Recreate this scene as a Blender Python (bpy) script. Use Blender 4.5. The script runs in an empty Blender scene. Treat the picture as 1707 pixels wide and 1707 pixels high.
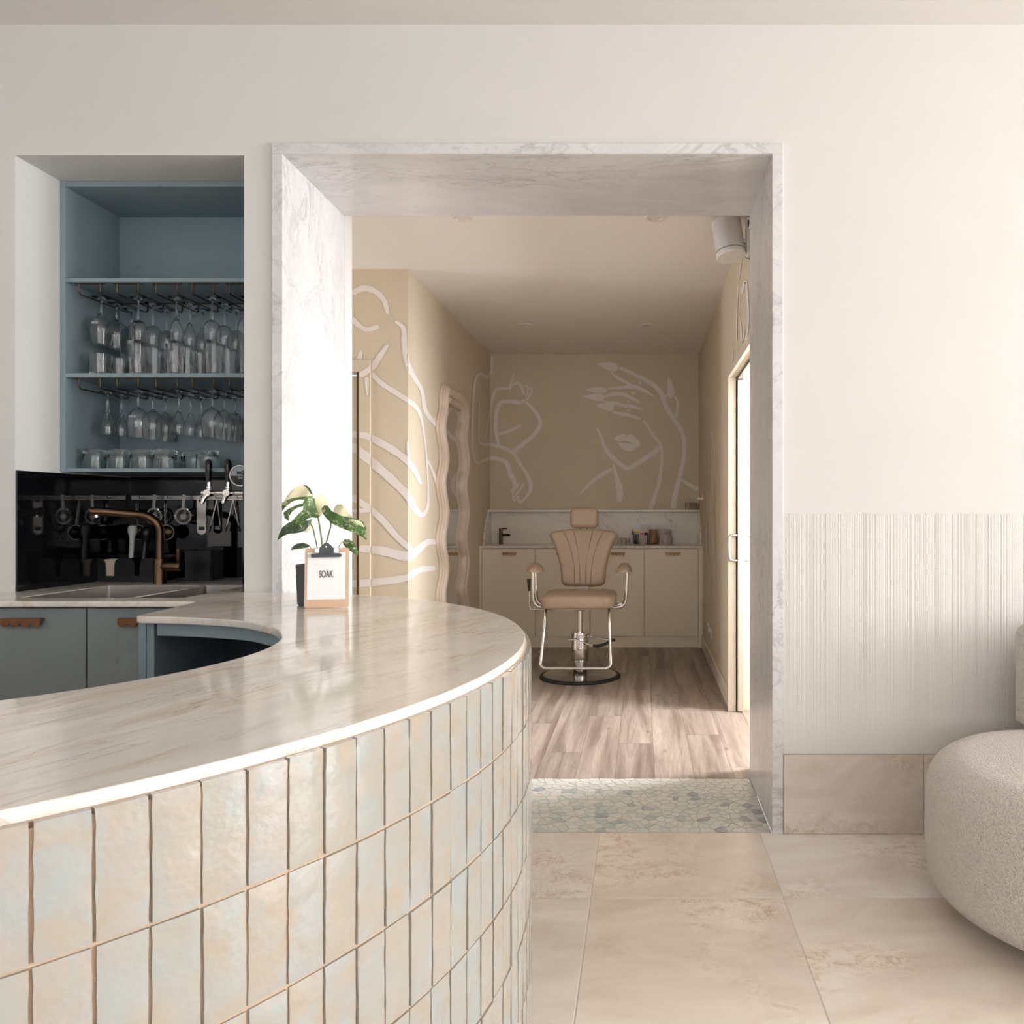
import bpy, bmesh, math, random
from mathutils import Vector, Matrix, noise as mnoise

# ------------------------------------------------------------------ camera, light, exposure
SC = bpy.context.scene
COL = SC.collection
F, CX, CY, EYE = 1291.7, 1070.0, 853.5, 1.2          # focal length in px of a 1707 px frame, vanishing point, eye height
cam_d = bpy.data.cameras.new('camera'); cam = bpy.data.objects.new('camera', cam_d); COL.objects.link(cam)
cam.location = (0, 0, EYE); cam.rotation_euler = (math.pi / 2, 0, 0)
cam_d.sensor_width = 36; cam_d.lens = 36 * F / 1707; cam_d.shift_x = -(CX - 853.5) / 1707; cam_d.shift_y = 0
cam_d.clip_start = 0.02
SC.camera = cam
SC.cycles.max_bounces = 12; SC.cycles.transmission_bounces = 12; SC.cycles.glossy_bounces = 4; SC.cycles.diffuse_bounces = 7
SC.cycles.use_adaptive_sampling = True; SC.cycles.adaptive_threshold = .075; SC.cycles.adaptive_min_samples = 10; SC.cycles.caustics_reflective = False
SC.view_settings.view_transform = 'Standard'; SC.view_settings.look = 'None'
SC.view_settings.exposure = 0.3; SC.view_settings.gamma = 1; SC.view_settings.use_curve_mapping = False
w = bpy.data.worlds.new('world'); SC.world = w; w.use_nodes = True
w.node_tree.nodes['Background'].inputs[0].default_value = (0.85, 0.93, 1, 1)
w.node_tree.nodes['Background'].inputs[1].default_value = 1.0

def area(name, loc, rot, sx, sy, power, col):
    l = bpy.data.lights.new(name, 'AREA'); l.shape = 'RECTANGLE'; l.size = sx; l.size_y = sy
    l.energy = power; l.color = col
    o = bpy.data.objects.new(name, l); COL.objects.link(o); o.location = loc; o.rotation_euler = rot
    return o
H = math.pi / 2
# daylight entering through the east windows and the side room's window; the rest is added fill
area('east_window_daylight', (7.67, 0.75, 1.6), (0, H, 0), 2.5, 2.4, 392, (0.965, 0.985, 1.0))
area('south_east_window_daylight', (7.67, -2.1, 1.6), (0, H, 0), 2.5, 1.9, 85, (0.965, 0.985, 1.0))
area('south_fill_light', (-0.3, -3.42, 1.8), (H, 0, 0), 4.4, 1.9, 30, (0.965, 0.985, 1.0))  # unseen source behind the camera, added as soft fill for the north wall
area('side_room_daylight', (1.98, 4.15, 1.8), (0, H, 0), 1.4, 0.55, 150, (0.975, 0.98, 1.0))
area('corridor_fill_light', (-4.86, 3.92, 1.5), (0, -H, 0), 1.7, 0.5, 38, (0.975, 0.98, 1.0))  # unseen lamp added to brighten the treatment room

# ------------------------------------------------------------------ materials
class Mat:
    def __init__(s, name, color=(.8, .8, .8), rough=.5, metal=0, **kw):
        s.m = bpy.data.materials.new(name); s.m.use_nodes = True
        s.t = s.m.node_tree; s.b = s.t.nodes['Principled BSDF']
        s.b.inputs['Base Color'].default_value = (*color, 1); s.b.inputs['Roughness'].default_value = rough
        s.b.inputs['Metallic'].default_value = metal
        for k, v in kw.items(): s.b.inputs[k.replace('_', ' ')].default_value = v
    def n(s, typ, out=0, **kw):
        nd = s.t.nodes.new('ShaderNode' + typ)
        for k, v in kw.items():
            if k[0] == '_': setattr(nd, k[1:], v); continue
            i = nd.inputs[int(k[1:])] if k[0] == 'i' and k[1:].isdigit() else nd.inputs[k]
            if isinstance(v, bpy.types.NodeSocket): s.t.links.new(v, i)
            else: i.default_value = v
        return nd.outputs[out]
    def co(s, scale=(1, 1, 1), rot=(0, 0, 0), rand=0.0):
        v = s.n('TexCoord', out=3)
        if rand:
            r = s.n('ObjectInfo', out='Random')
            m = s.n('Math', _operation='MULTIPLY', i0=r, i1=rand)
            v = s.n('VectorMath', _operation='ADD', i0=v, i1=s.n('CombineXYZ', X=m, Y=m, Z=m))
        return s.n('Mapping', Vector=v, Rotation=rot, Scale=scale)
    def noise(s, v, scale, detail=4, rough=.55, dist=0.0):
        return s.n('TexNoise', Vector=v, Scale=scale, Detail=detail, Roughness=rough, Distortion=dist)
    def ramp(s, f, stops):
        nd = s.t.nodes.new('ShaderNodeValToRGB'); s.t.links.new(f, nd.inputs[0]); e = nd.color_ramp.elements
        while len(e) < len(stops): e.new(.5)
        for q, (p, c) in zip(e, stops):
            q.position = p; q.color = (c, c, c, 1) if isinstance(c, (int, float)) else (*c, 1)
        return nd.outputs[0]
    def vein(s, v, scale, width, detail=6, dist=1.0, rough=.6):
        f = s.noise(v, scale, detail, rough, dist)
        d = s.n('Math', _operation='ABSOLUTE', i0=s.n('Math', _operation='SUBTRACT', i0=f, i1=.5))
        return s.ramp(d, [(0, 1), (width, 0)])
    def mix(s, f, a, b, mode='MIX'):
        nd = s.t.nodes.new('ShaderNodeMix'); nd.data_type = 'RGBA'; nd.blend_type = mode
        for i, v in ((0, f), (6, a), (7, b)):
            if isinstance(v, bpy.types.NodeSocket): s.t.links.new(v, nd.inputs[i])
            elif i == 0: nd.inputs[0].default_value = v
            else: nd.inputs[i].default_value = (*v, 1)
        return nd.outputs[2]
    def color(s, sock): s.t.links.new(sock, s.b.inputs['Base Color']); return s
    def rough(s, sock): s.t.links.new(sock, s.b.inputs['Roughness']); return s
    def bump(s, h, strength=.3, dist=.002):
        s.t.links.new(s.n('Bump', Height=h, Strength=strength, Distance=dist), s.b.inputs['Normal']); return s

def mul(s, a, b): return s.n('Math', _operation='MULTIPLY', i0=a, i1=b)
def add(s, a, b): return s.n('Math', _operation='ADD', i0=a, i1=b)

def plain(name, col, rough=.5, metal=0, var=.06, scale=8, **kw):
    s = Mat(name, col, rough, metal, **kw)
    f = s.noise(s.co(), scale, 3)
    d = tuple(max(0, c * (1 - var)) for c in col); u = tuple(min(1, c * (1 + var)) for c in col)
    s.color(s.mix(f, d, u)); return s

PL = (.66, .644, .622)
plaster = plain('white_plaster', PL, .75, var=.035, scale=2.2)
plaster.bump(plaster.noise(plaster.co(), 14, 5), .12, .004)
ceilpaint = plain('ceiling_paint', (.69, .67, .645), .85, var=.02)
ribplaster = Mat('combed_plaster', (.70, .67, .64), .85)
v = ribplaster.co(); ribplaster.bump(ribplaster.noise(v, 260, 3), .45, .003)
roompaint = plain('beige_room_paint', (.64, .555, .43), .6, var=.03, scale=2)
roomceil = plain('room_ceiling_paint', (.80, .76, .715), .7, var=.015)
muralpaint = Mat('pale_mural_paint', (.76, .70, .67), .7)
v = muralpaint.co((1, 1, 1)); muralpaint.color(muralpaint.mix(muralpaint.noise(v, 40, 4), (.76, .705, .675), (.82, .77, .75)))
creamtrim = plain('cream_trim_paint', (.70, .63, .53), .4, var=.02)
creamcab = plain('cream_cabinet', (.84, .76, .63), .45, var=.02)
doorpaint = plain('cream_door_paint', (.50, .445, .37), .4, var=.02)
bluecab = plain('blue_grey_cabinet', (.25, .325, .37), .42, var=.03)
greycab = plain('green_grey_cabinet', (.25, .285, .285), .38, var=.03)
darkin = plain('shaded_cabinet_inside', (.05, .06, .07), .5, var=.05)  # near-black for the shade inside the bar; also the bed under the planks

def marble(name, base, veins, vs=1.6, dark=(.36, .345, .36), soft=(.565, .55, .56), rot=(.35, .5, .6)):
    s = Mat(name, base, .22)
    v = s.co((1, 1, 1), rot)
    v2 = s.co((1.0, 3.0, 1.3), rot)
    cloud = s.ramp(s.noise(v2, vs * 1.5, 7, .66, .8), [(.40, 0), (.70, 1)])
    c = s.mix(mul(s, cloud, .9 * veins), base, soft)
    gate = s.ramp(s.noise(v, vs * .9, 3), [(.40, 0), (.60, 1)])
    for sc_, wd, k in ((vs * 1.2, .02, .8), (vs * 3.1, .018, .55)):
        a = s.vein(v2, sc_, wd, 8, 1.2)
        c = s.mix(mul(s, mul(s, a, gate), k * veins), c, dark)
    fl = s.ramp(s.noise(v2, vs * 11, 6, .75), [(.60, 0), (.74, 1)])
    c = s.mix(mul(s, mul(s, fl, gate), .6 * veins), c, dark)
    gold = s.ramp(s.noise(v, vs * 5, 3), [(.72, 0), (.8, 1)])
    c = s.mix(mul(s, gold, .25), c, (.66, .52, .36))
    s.color(c); return s
jambmarble = marble('white_grey_marble', (.685, .675, .675), .72)
s = ledgemarble = Mat('cream_vein_marble', (.80, .76, .69), .25)
v = s.co((1, 1, 1), (.3, .2, .1))
c = s.mix(s.ramp(s.noise(v, 2.5, 4), [(.3, 0), (.7, 1)]), (.74, .70, .63), (.82, .78, .72))
s.color(s.mix(mul(s, mul(s, s.vein(v, 1.7, .012, 6, 1.5), s.ramp(s.noise(v, 1.1, 2), [(.4, 0), (.55, 1)])), .8), c, (.34, .31, .28)))

s = quartz = Mat('beige_quartzite', (.6, .55, .5), .09)
v = s.co((1, 1, 1), (0, 0, math.radians(22)))
vs = s.n('Mapping', Vector=v, Scale=(4.2, .75, 3))
base = s.mix(s.ramp(s.noise(vs, 2.6, 9, .66, .9), [(.3, 0), (.7, 1)]), (.78, .715, .635), (.90, .86, .80))
base = s.mix(mul(s, s.ramp(s.noise(s.n('Mapping', Vector=vs, Location=(4, 2, 0)), 1.0, 5, .6, .6), [(.48, 0), (.68, 1)]), .55), base, (.60, .595, .58))
base = s.mix(mul(s, s.ramp(s.noise(s.n('Mapping', Vector=vs, Location=(1, 7, 0)), 3.4, 8, .7, .8), [(.52, 0), (.68, 1)]), .6), base, (.60, .46, .34))
st = s.vein(s.n('Mapping', Vector=vs, Location=(2, 5, 0)), 1.5, .013, 8, 1.0, .66)
base = s.mix(mul(s, mul(s, st, s.ramp(s.noise(v, 3, 3), [(.42, 0), (.6, 1)])), .75), base, (.46, .31, .19))
cr = s.vein(v, 3.2, .007, 5, 1.8)
gate = s.ramp(s.noise(v, 2.3, 2), [(.52, 0), (.62, 1)])
base = s.mix(mul(s, mul(s, cr, gate), .55), base, (.40, .29, .20))
s.color(base); s.rough(s.ramp(s.noise(vs, 3, 3), [(.3, .07), (.8, .15)]))

s = tileglaze = Mat('zellige_glaze', (0.422, 0.393, 0.351), .14)
v = s.co((1, 1, 1), rand=91.0)
rnd = s.n('ObjectInfo', out='Random')
basec = s.ramp(rnd, [(0, (0.362, 0.333, 0.285)), (.2, (0.362, 0.362, 0.341)), (.4, (0.380, 0.338, 0.287)), (.6, (0.343, 0.362, 0.353)), (.8, (0.375, 0.353, 0.322)), (1, (0.386, 0.348, 0.315))])
c = s.mix(s.ramp(s.noise(v, 14, 4, .6, .5), [(.42, 0), (.66, 1)]), basec, (0.386, 0.326, 0.259))
c = s.mix(s.ramp(s.noise(s.n('Mapping', Vector=v, Location=(3, 7, 1), Scale=(1, 1, .5)), 22, 4, .6, .6), [(.47, 0), (.68, .6)]), c, (0.333, 0.372, 0.369))
s.color(c); s.bump(add(s, s.noise(v, 30, 2), mul(s, s.noise(v, 150, 2), .12)), .5, .004)
grout = plain('tan_grout', (.50, .375, .275), .9, var=.12, scale=60)
grout.bump(grout.noise(grout.co(), 220, 3), .5, .002)

s = travertine = Mat('beige_travertine', (.6, .5, .4), .30)
v = s.co((1, 1, 1), rand=37.0)
v3 = s.n('Mapping', Vector=v, Scale=(1, 1.8, 1.6), Rotation=(0, 0, .3))
c = s.mix(s.ramp(s.noise(v3, 1.9, 8, .62, 1.0), [(.33, 0), (.67, 1)]), (.61, .53, .465), (.80, .755, .71))
c = s.mix(mul(s, s.ramp(s.noise(v3, 6, 9, .75, 1.0), [(.46, 0), (.62, 1)]), .5), c, (.745, .69, .635))
patch = s.ramp(s.noise(v, 2.0, 3, .5, .5), [(.50, 0), (.60, 1)])
crack = s.vein(v, 17, .05, 8, 1.2, .75)
c = s.mix(mul(s, mul(s, patch, s.ramp(s.noise(v3, 9, 5, .6, 1.0), [(.45, 0), (.6, 1)])), .7), c, (.53, .405, .31))
c = s.mix(mul(s, mul(s, patch, crack), .85), c, (.85, .79, .72))
tint = s.ramp(s.n('ObjectInfo', out='Random'), [(0, (.88, .85, .82)), (.5, (1, 1, 1)), (1, (1.0, .95, .88))])
s.color(s.mix(1.0, c, tint, 'MULTIPLY'))
s.bump(s.noise(v, 30, 5), .08, .002)
travgrout = plain('grey_floor_grout', (.62, .59, .56), .8, scale=40)

s = mosaic = Mat('green_marble_mosaic', (.5, .55, .53), .4)
rnd = s.n('ObjectInfo', out='Random')
nd = s.ramp(rnd, [(0, (.66, .62, .56)), (.18, (.54, .575, .54)), (.4, (.68, .64, .59)), (.58, (.47, .53, .51)), (.75, (.63, .625, .585)), (.9, (.40, .47, .46)), (.985, (.27, .30, .34))])
v = s.co(rand=20.0)
s.color(s.mix(s.ramp(s.noise(v, 45, 6, .65), [(.35, 0), (.75, .55)]), nd, (.63, .63, .59)))
mosgrout = plain('mosaic_grout', (.58, .485, .395), .9, scale=60)

s = wood = Mat('grey_brown_oak', (.4, .3, .25), .38)
v = s.co((1, 1, 1), rand=61.0)
g1 = s.noise(s.n('Mapping', Vector=v, Scale=(9, .55, 1)), 1.5, 7, .62, .55)
g2 = s.noise(s.n('Mapping', Vector=v, Scale=(60, 3, 1)), 3, 4, .6, .4)
c = s.mix(s.ramp(g1, [(.37, 0), (.63, 1)]), (.215, .165, .135), (.455, .385, .335))
c = s.mix(mul(s, s.ramp(g2, [(.45, 0), (.75, 1)]), .5), c, (.20, .15, .12))
knot = s.ramp(s.n('TexVoronoi', Vector=s.n('Mapping', Vector=v, Scale=(5, 2.2, 1)), Scale=1.3), [(0.03, 1), (.12, 0)])
c = s.mix(mul(s, knot, .7), c, (.14, .10, .085))
tint = s.ramp(s.n('ObjectInfo', out='Random'), [(0, (.86, .86, .87)), (.35, (1.02, 1.0, .99)), (.65, (.92, .90, .89)), (1, (1.12, 1.1, 1.08))])
s.color(s.mix(1.0, c, tint, 'MULTIPLY')); s.bump(g2, .06, .001)

s = boucle = Mat('cream_boucle', (.74, .66, .58), .95)
s.b.inputs['Sheen Weight'].default_value = .35
v = s.co()
vo = s.n('TexVoronoi', Vector=v, Scale=190)
c = s.mix(s.noise(v, 130, 4), (.68, .60, .53), (.88, .82, .755)); s.color(c)
s.bump(add(s, mul(s, vo, -1.0), s.noise(v, 260, 3)), 1.0, .008)

leather = plain('tan_leather', (.40, .295, .215), .42, var=.06, scale=30)
leather.bump(leather.noise(leather.co(), 400, 2), .15, .001)
seam = Mat('leather_seam', (.18, .12, .085), .7)
chrome = plain('polished_chrome', (.80, .78, .76), .1, 1, var=.02)
steel = plain('brushed_steel', (.62, .58, .55), .28, 1, var=.06, scale=30)
bronze = plain('brushed_copper_bronze', (.175, .105, .062), .34, 1, var=.12, scale=20)
darkbronze = plain('dark_bronze', (.15, .10, .06), .4, 1, var=.1)
copper = plain('copper_handle', (.29, .135, .07), .45, .85, var=.12, scale=25)
brasshandle = plain('brass_handle', (.33, .19, .09), .45, .7, var=.12, scale=25)
rubber = Mat('black_rubber', (.02, .02, .02), .6)
blackplastic = plain('black_plastic', (.012, .013, .015), .35, var=.1)
glossblack = Mat('glossy_black', (.008, .008, .009), .12)
blackglass = plain('black_glass_splashback', (.004, .004, .005), .05, var=.2)
blackglass.b.inputs['Specular IOR Level'].default_value = .8
mirrorm = plain('mirror_glass', (.82, .82, .80), .015, 1, var=.01)
mirrorframe = plain('sand_lacquer', (.64, .53, .44), .5, var=.04)
white = plain('white_plastic', (.75, .73, .71), .45, var=.02)
speakerw = plain('speaker_white', (.62, .60, .60), .5, var=.02)
glass = Mat('clear_glass', (1, 1, 1), .0, IOR=1.45, Transmission_Weight=1.0)
f = glass.noise(glass.co(), 60, 2); glass.rough(glass.ramp(f, [(.4, 0.0), (.9, .02)]))
cutglass = Mat('cut_crystal', (1, 1, 1), .0, IOR=1.5, Transmission_Weight=1.0)
v = cutglass.co((1, 1, 1)); cutglass.rough(cutglass.ramp(cutglass.noise(v, 30, 2), [(.4, 0), (.9, .03)]))
tealglass = Mat('teal_tinted_glass', (.93, .985, .98), .0, IOR=1.5, Transmission_Weight=1.0)
tealglass.rough(tealglass.ramp(tealglass.noise(tealglass.co(), 40, 2), [(.4, 0), (.9, .03)]))
acrylic = Mat('clear_acrylic', (.95, .95, .95), .05, IOR=1.2, Transmission_Weight=1.0)
acrylic.rough(acrylic.ramp(acrylic.noise(acrylic.co(), 40, 2), [(.4, .03), (.9, .08)]))
pane = Mat('window_glass', (1, 1, 1), .02, IOR=1.02, Transmission_Weight=1.0)
pane.rough(pane.ramp(pane.noise(pane.co(), 5, 2), [(.4, .0), (.9, .02)]))
frost = Mat('frosted_print', (.75, .75, .75), .9)
frost.color(frost.mix(frost.noise(frost.co(), 60, 2), (.6, .6, .6), (.8, .8, .8)))
kraft = plain('pale_hardboard', (.66, .46, .32), .65, var=.08, scale=120)
paper = plain('white_paper', (.90, .88, .88), .8, var=.015)
ink = plain('brown_ink', (.17, .13, .13), .8)
faint = plain('faint_ink', (.72, .69, .69), .8)
greypot = plain('charcoal_ceramic', (.075, .08, .085), .55, var=.08, scale=30)
stemm = plain('plant_stem', (.22, .27, .10), .5)
soil = plain('dark_soil', (.05, .035, .025), .95, var=.3, scale=80)
s = leafg = Mat('variegated_green_leaf', (.1, .2, .05), .38)
v = s.co((1, 1, 1), rand=9.0)
c = s.mix(s.noise(v, 25, 3), (.045, .115, .035), (.12, .235, .06))
sp = s.ramp(s.noise(v, 110, 5, .7), [(.52, 0), (.58, 1)])
gt = s.ramp(s.noise(v, 22, 2), [(.38, 0), (.55, 1)])
c = s.mix(mul(s, mul(s, sp, gt), .8), c, (.66, .64, .42)); s.color(c)
s = leafd = Mat('dark_green_leaf', (.05, .1, .04), .42)
v = s.co((1, 1, 1), rand=9.0)
c = s.mix(s.noise(v, 25, 3), (.035, .07, .03), (.085, .15, .06))
sp = s.ramp(s.noise(v, 120, 5, .7), [(.58, 0), (.64, 1)])
c = s.mix(mul(s, sp, .6), c, (.60, .58, .42)); s.color(c)
leafc = plain('cream_leaf', (.80, .74, .50), .45, var=.08, scale=40)
napkin = plain('cream_napkin', (.68, .58, .44), .85, var=.06)
straw = plain('wooden_sticks', (.50, .31, .17), .7, var=.2, scale=60)
yellow = plain('yellow_plastic', (.80, .55, .04), .5)
red = plain('red_print', (.48, .08, .08), .5)
cotton = plain('cotton_buds', (.66, .56, .50), .9, var=.12, scale=120)
lilac = plain('lilac_enamel', (.52, .45, .46), .35, var=.03)
darkstuff = plain('dark_brushes', (.09, .08, .075), .7, var=.3, scale=60)
lensw = plain('downlight_white', (.74, .68, .62), .4, var=.02)
badgeblue = plain('badge_blue', (.34, .40, .44), .5)
# ------------------------------------------------------------------ geometry helpers
def U(px, py, Y):                       # point of the place that stands at depth Y
    return Vector(((px - CX) * Y / F, Y, EYE - (py - CY) * Y / F))
def UX(px, py, X):                      # ... on a wall at constant X
    Y = X * F / (px - CX); return Vector((X, Y, EYE - (py - CY) * Y / F))

class MB:
    def __init__(s): s.v = []; s.f = []
    def add(s, vs, fs):
        o = len(s.v); s.v += [tuple(q) for q in vs]; s.f += [tuple(i + o for i in q) for q in fs]; return s
    def bm(s, bm):
        bm.verts.index_update(); s.add([q.co[:] for q in bm.verts], [[q.index for q in f.verts] for f in bm.faces]); bm.free(); return s
    def box(s, x0, x1, y0, y1, z0, z1, bev=0.0, seg=2):
        if not bev:
            return s.add([(x0, y0, z0), (x1, y0, z0), (x1, y1, z0), (x0, y1, z0), (x0, y0, z1), (x1, y0, z1), (x1, y1, z1), (x0, y1, z1)],
                         [(3, 2, 1, 0), (4, 5, 6, 7), (0, 1, 5, 4), (1, 2, 6, 5), (2, 3, 7, 6), (3, 0, 4, 7)])
        b = bmesh.new(); bmesh.ops.create_cube(b, size=1)
        for q in b.verts: q.co = ((x0 + x1) / 2 + q.co.x * (x1 - x0), (y0 + y1) / 2 + q.co.y * (y1 - y0), (z0 + z1) / 2 + q.co.z * (z1 - z0))
        bmesh.ops.bevel(b, geom=b.edges[:], offset=bev, segments=seg, profile=.5, affect='EDGES')
        return s.bm(b)
    def lathe(s, prof, seg=24, at=(0, 0, 0), M=None):      # prof: (r, z) list, open or closed by r = 0
        vs, fs, n = [], [], len(prof)
        for k in range(seg):
            a = 2 * math.pi * k / seg
            for r, z in prof: vs.append(Vector((r * math.cos(a), r * math.sin(a), z)))
        for k in range(seg):
            for i in range(n - 1):
                a, b = k * n + i, ((k + 1) % seg) * n + i
                q = []
                if prof[i][0] > 1e-7: q += [a, b]
                else: q += [a]
                if prof[i + 1][0] > 1e-7: q += [b + 1, a + 1]
                else: q += [a + 1]
                if len(q) > 2: fs.append(q)
        M = (Matrix.Translation(at) @ M) if M else Matrix.Translation(at)
        return s.add([M @ q for q in vs], fs)
    def tube(s, path, r, seg=10, cap=True):
        P = [Vector(p) for p in path]; n = len(P)
        R = r if isinstance(r, (list, tuple)) else [r] * n
        T = [(P[min(i + 1, n - 1)] - P[max(i - 1, 0)]).normalized() for i in range(n)]
        u = Vector((0, 0, 1)) if abs(T[0].z) < .9 else Vector((1, 0, 0)); vs, fs = [], []
        for i in range(n):
            u = (u - T[i] * u.dot(T[i])).normalized(); w_ = T[i].cross(u)
            for k in range(seg):
                a = 2 * math.pi * k / seg; vs.append(P[i] + (u * math.cos(a) + w_ * math.sin(a)) * R[i])
        for i in range(n - 1):
            for k in range(seg):
                k2 = (k + 1) % seg; fs.append((i * seg + k, i * seg + k2, (i + 1) * seg + k2, (i + 1) * seg + k))
        if cap: fs += [tuple(range(seg))[::-1], tuple((n - 1) * seg + k for k in range(seg))]
        return s.add(vs, fs)
    def rings(s, rs, cap0=True, cap1=True):                 # loft closed rings with the same vertex count
        n = len(rs[0]); vs = [p for r in rs for p in r]; fs = []
        for i in range(len(rs) - 1):
            for k in range(n): fs.append((i * n + k, i * n + (k + 1) % n, (i + 1) * n + (k + 1) % n, (i + 1) * n + k))
        if cap0: fs.append(tuple(range(n))[::-1])
        if cap1: fs.append(tuple((len(rs) - 1) * n + k for k in range(n)))
        return s.add(vs, fs)
    def prism(s, poly, fn0, fn1):                           # poly of 2-D points; fn maps (u, v) to 3-D for the two faces
        return s.rings([[fn0(*p) for p in poly], [fn1(*p) for p in poly]])
    def build(s, name, mat, parent=None, smooth=None, origin=None, bevel=0):
        off = Vector((0, 0, 0))
        if parent is not None:
            p = parent
            while p is not None: off += p.location; p = p.parent
        xs = list(zip(*s.v))
        o_ = Vector(origin) if origin is not None else Vector(((min(xs[0]) + max(xs[0])) / 2, (min(xs[1]) + max(xs[1])) / 2, min(xs[2])))
        me = bpy.data.meshes.new(name)
        me.from_pydata([(a - o_.x, b - o_.y, c - o_.z) for a, b, c in s.v], [], s.f)
        b = bmesh.new(); b.from_mesh(me); bmesh.ops.recalc_face_normals(b, faces=b.faces); b.to_mesh(me); b.free()
        for q in (mat if isinstance(mat, (list, tuple)) else [mat]): me.materials.append(q.m)
        o = bpy.data.objects.new(name, me); COL.objects.link(o); o.location = o_ - off; o.parent = parent
        if smooth is not None:
            me.polygons.foreach_set('use_smooth', [True] * len(me.polygons))
            me.set_sharp_from_angle(angle=math.radians(smooth))
        if bevel:
            md = o.modifiers.new('edge_bevel', 'BEVEL'); md.width = bevel; md.segments = 2; md.limit_method = 'ANGLE'
        return o

def tag(o, label=None, cat=None, group=None, kind=None):
    if label: o['label'] = label
    if cat: o['category'] = cat
    if group: o['group'] = group
    if kind: o['kind'] = kind
    return o
def thing(name, loc, label, cat, group=None):
    o = bpy.data.objects.new(name, None); COL.objects.link(o); o.location = loc; o.empty_display_size = .05
    return tag(o, label, cat, group)
def struct(name, mb, mat, **kw): return tag(mb.build(name, mat, **kw), kind='structure')
def structroot(name, loc): o = bpy.data.objects.new(name, None); COL.objects.link(o); o.location = loc; o['kind'] = 'structure'; return o
def copytree(src, loc, label=None, group=None, parent=None):
    c = src.copy(); COL.objects.link(c)
    if parent is None: c.location = loc
    else: c.parent = parent
    if label: c['label'] = label
    if group: c['group'] = group
    for ch in list(src.children): copytree(ch, None, parent=c)
    return c
def arc(cx, cy, r, a0, a1, n): return [(cx + r * math.cos(math.radians(a0 + (a1 - a0) * i / n)), cy + r * math.sin(math.radians(a0 + (a1 - a0) * i / n))) for i in range(n + 1)]
def spline(P, n=8):                     # Catmull-Rom through points of any dimension
    P = [tuple(p) for p in P]; Q = []
    for i in range(len(P) - 1):
        a, b, c, d = P[max(i - 1, 0)], P[i], P[i + 1], P[min(i + 2, len(P) - 1)]
        for k in range(n):
            t = k / n
            Q.append(tuple(.5 * (2 * q + (r - p) * t + (2 * p - 5 * q + 4 * r - s_) * t * t + (3 * q - p - 3 * r + s_) * t ** 3) for p, q, r, s_ in zip(a, b, c, d)))
    return Q + [P[-1]]
def roundrect(x0, x1, y0, y1, r, n=5):
    return arc(x1 - r, y1 - r, r, 0, 90, n) + arc(x0 + r, y1 - r, r, 90, 180, n) + arc(x0 + r, y0 + r, r, 180, 270, n) + arc(x1 - r, y0 + r, r, 270, 360, n)
def textpart(txt, size, M, mat, parent, name='lettering', xs=1.0, bold=0.0, depth=.0004):
    cu = bpy.data.curves.new(name, 'FONT'); cu.body = txt; cu.size = size; cu.align_x = 'CENTER'; cu.align_y = 'CENTER'
    cu.extrude = depth; cu.offset = bold
    t = bpy.data.objects.new(name, cu); COL.objects.link(t)
    dg = bpy.context.evaluated_depsgraph_get(); me = bpy.data.meshes.new_from_object(t.evaluated_get(dg))
    bpy.data.objects.remove(t); mb = MB()
    mb.add([M @ Vector((q.co.x * xs, q.co.y, q.co.z)) for q in me.vertices], [tuple(p.vertices) for p in me.polygons])
    return mb.build(name, mat, parent)
def puff(poly, M, th, rnd, n=5, front_dome=0.0):            # cushion: a polygon given thickness and rounded edges
    cx = sum(p[0] for p in poly) / len(poly); cy = sum(p[1] for p in poly) / len(poly)
    rs = []
    prof = [(rnd * (1 - math.sin(a)), -th / 2 + rnd * (1 - math.cos(a))) for a in [H * i / n for i in range(n + 1)]]
    prof = prof + [(d, -z) for d, z in prof[::-1]]
    def ins(d): 
        out = []
        m = len(poly)
        for i, p in enumerate(poly):
            a, b = Vector(poly[i - 1]), Vector(poly[(i + 1) % m]); t = (b - a).normalized(); nn = Vector((-t.y, t.x))
            out.append((p[0] + nn.x * d, p[1] + nn.y * d))
        return out
    for d, z in prof: rs.append([M @ Vector((x, y, z)) for x, y in ins(d)])
    ext = []
    if front_dome:
        base = ins(prof[-1][0]); top = prof[-1][1]
        for k in range(1, 9):
            q = k / 8.4; ext.append([M @ Vector((cx + (x - cx) * (1 - q), cy + (y - cy) * (1 - q), top + front_dome * (1 - (1 - q) ** 2))) for x, y in base])
    return MB().rings(rs + ext)

# ------------------------------------------------------------------ the shell of the front room
WY, WB = 2.9, 3.58                      # front and rear face of the thick wall with the opening
XL, XR, YS, ZC = -3.6, 7.7, -3.5, 3.023
NX0, NX1, NT = -2.346, -1.4885, 2.535   # bar niche
mb = MB()
mb.box(XL, NX0, WY, WB, 0, ZC); mb.box(NX0, NX1, 3.545, WB, 0, NT); mb.box(NX0, NX1, WY, WB, NT, ZC)
mb.box(NX1, -1.379, WY, WB, 0, ZC); mb.box(-1.379, .5265, WY, WB, 2.575, ZC); mb.box(.5265, XR, WY, WB, 0, ZC)
mb.box(-1.379, -1.339, 3.49, WB, 0, 2.575); mb.box(.503, .5265, 3.49, WB, 0, 2.575)
wall = struct('wall_north', mb, plaster, origin=(0, WY, 0))

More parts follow.
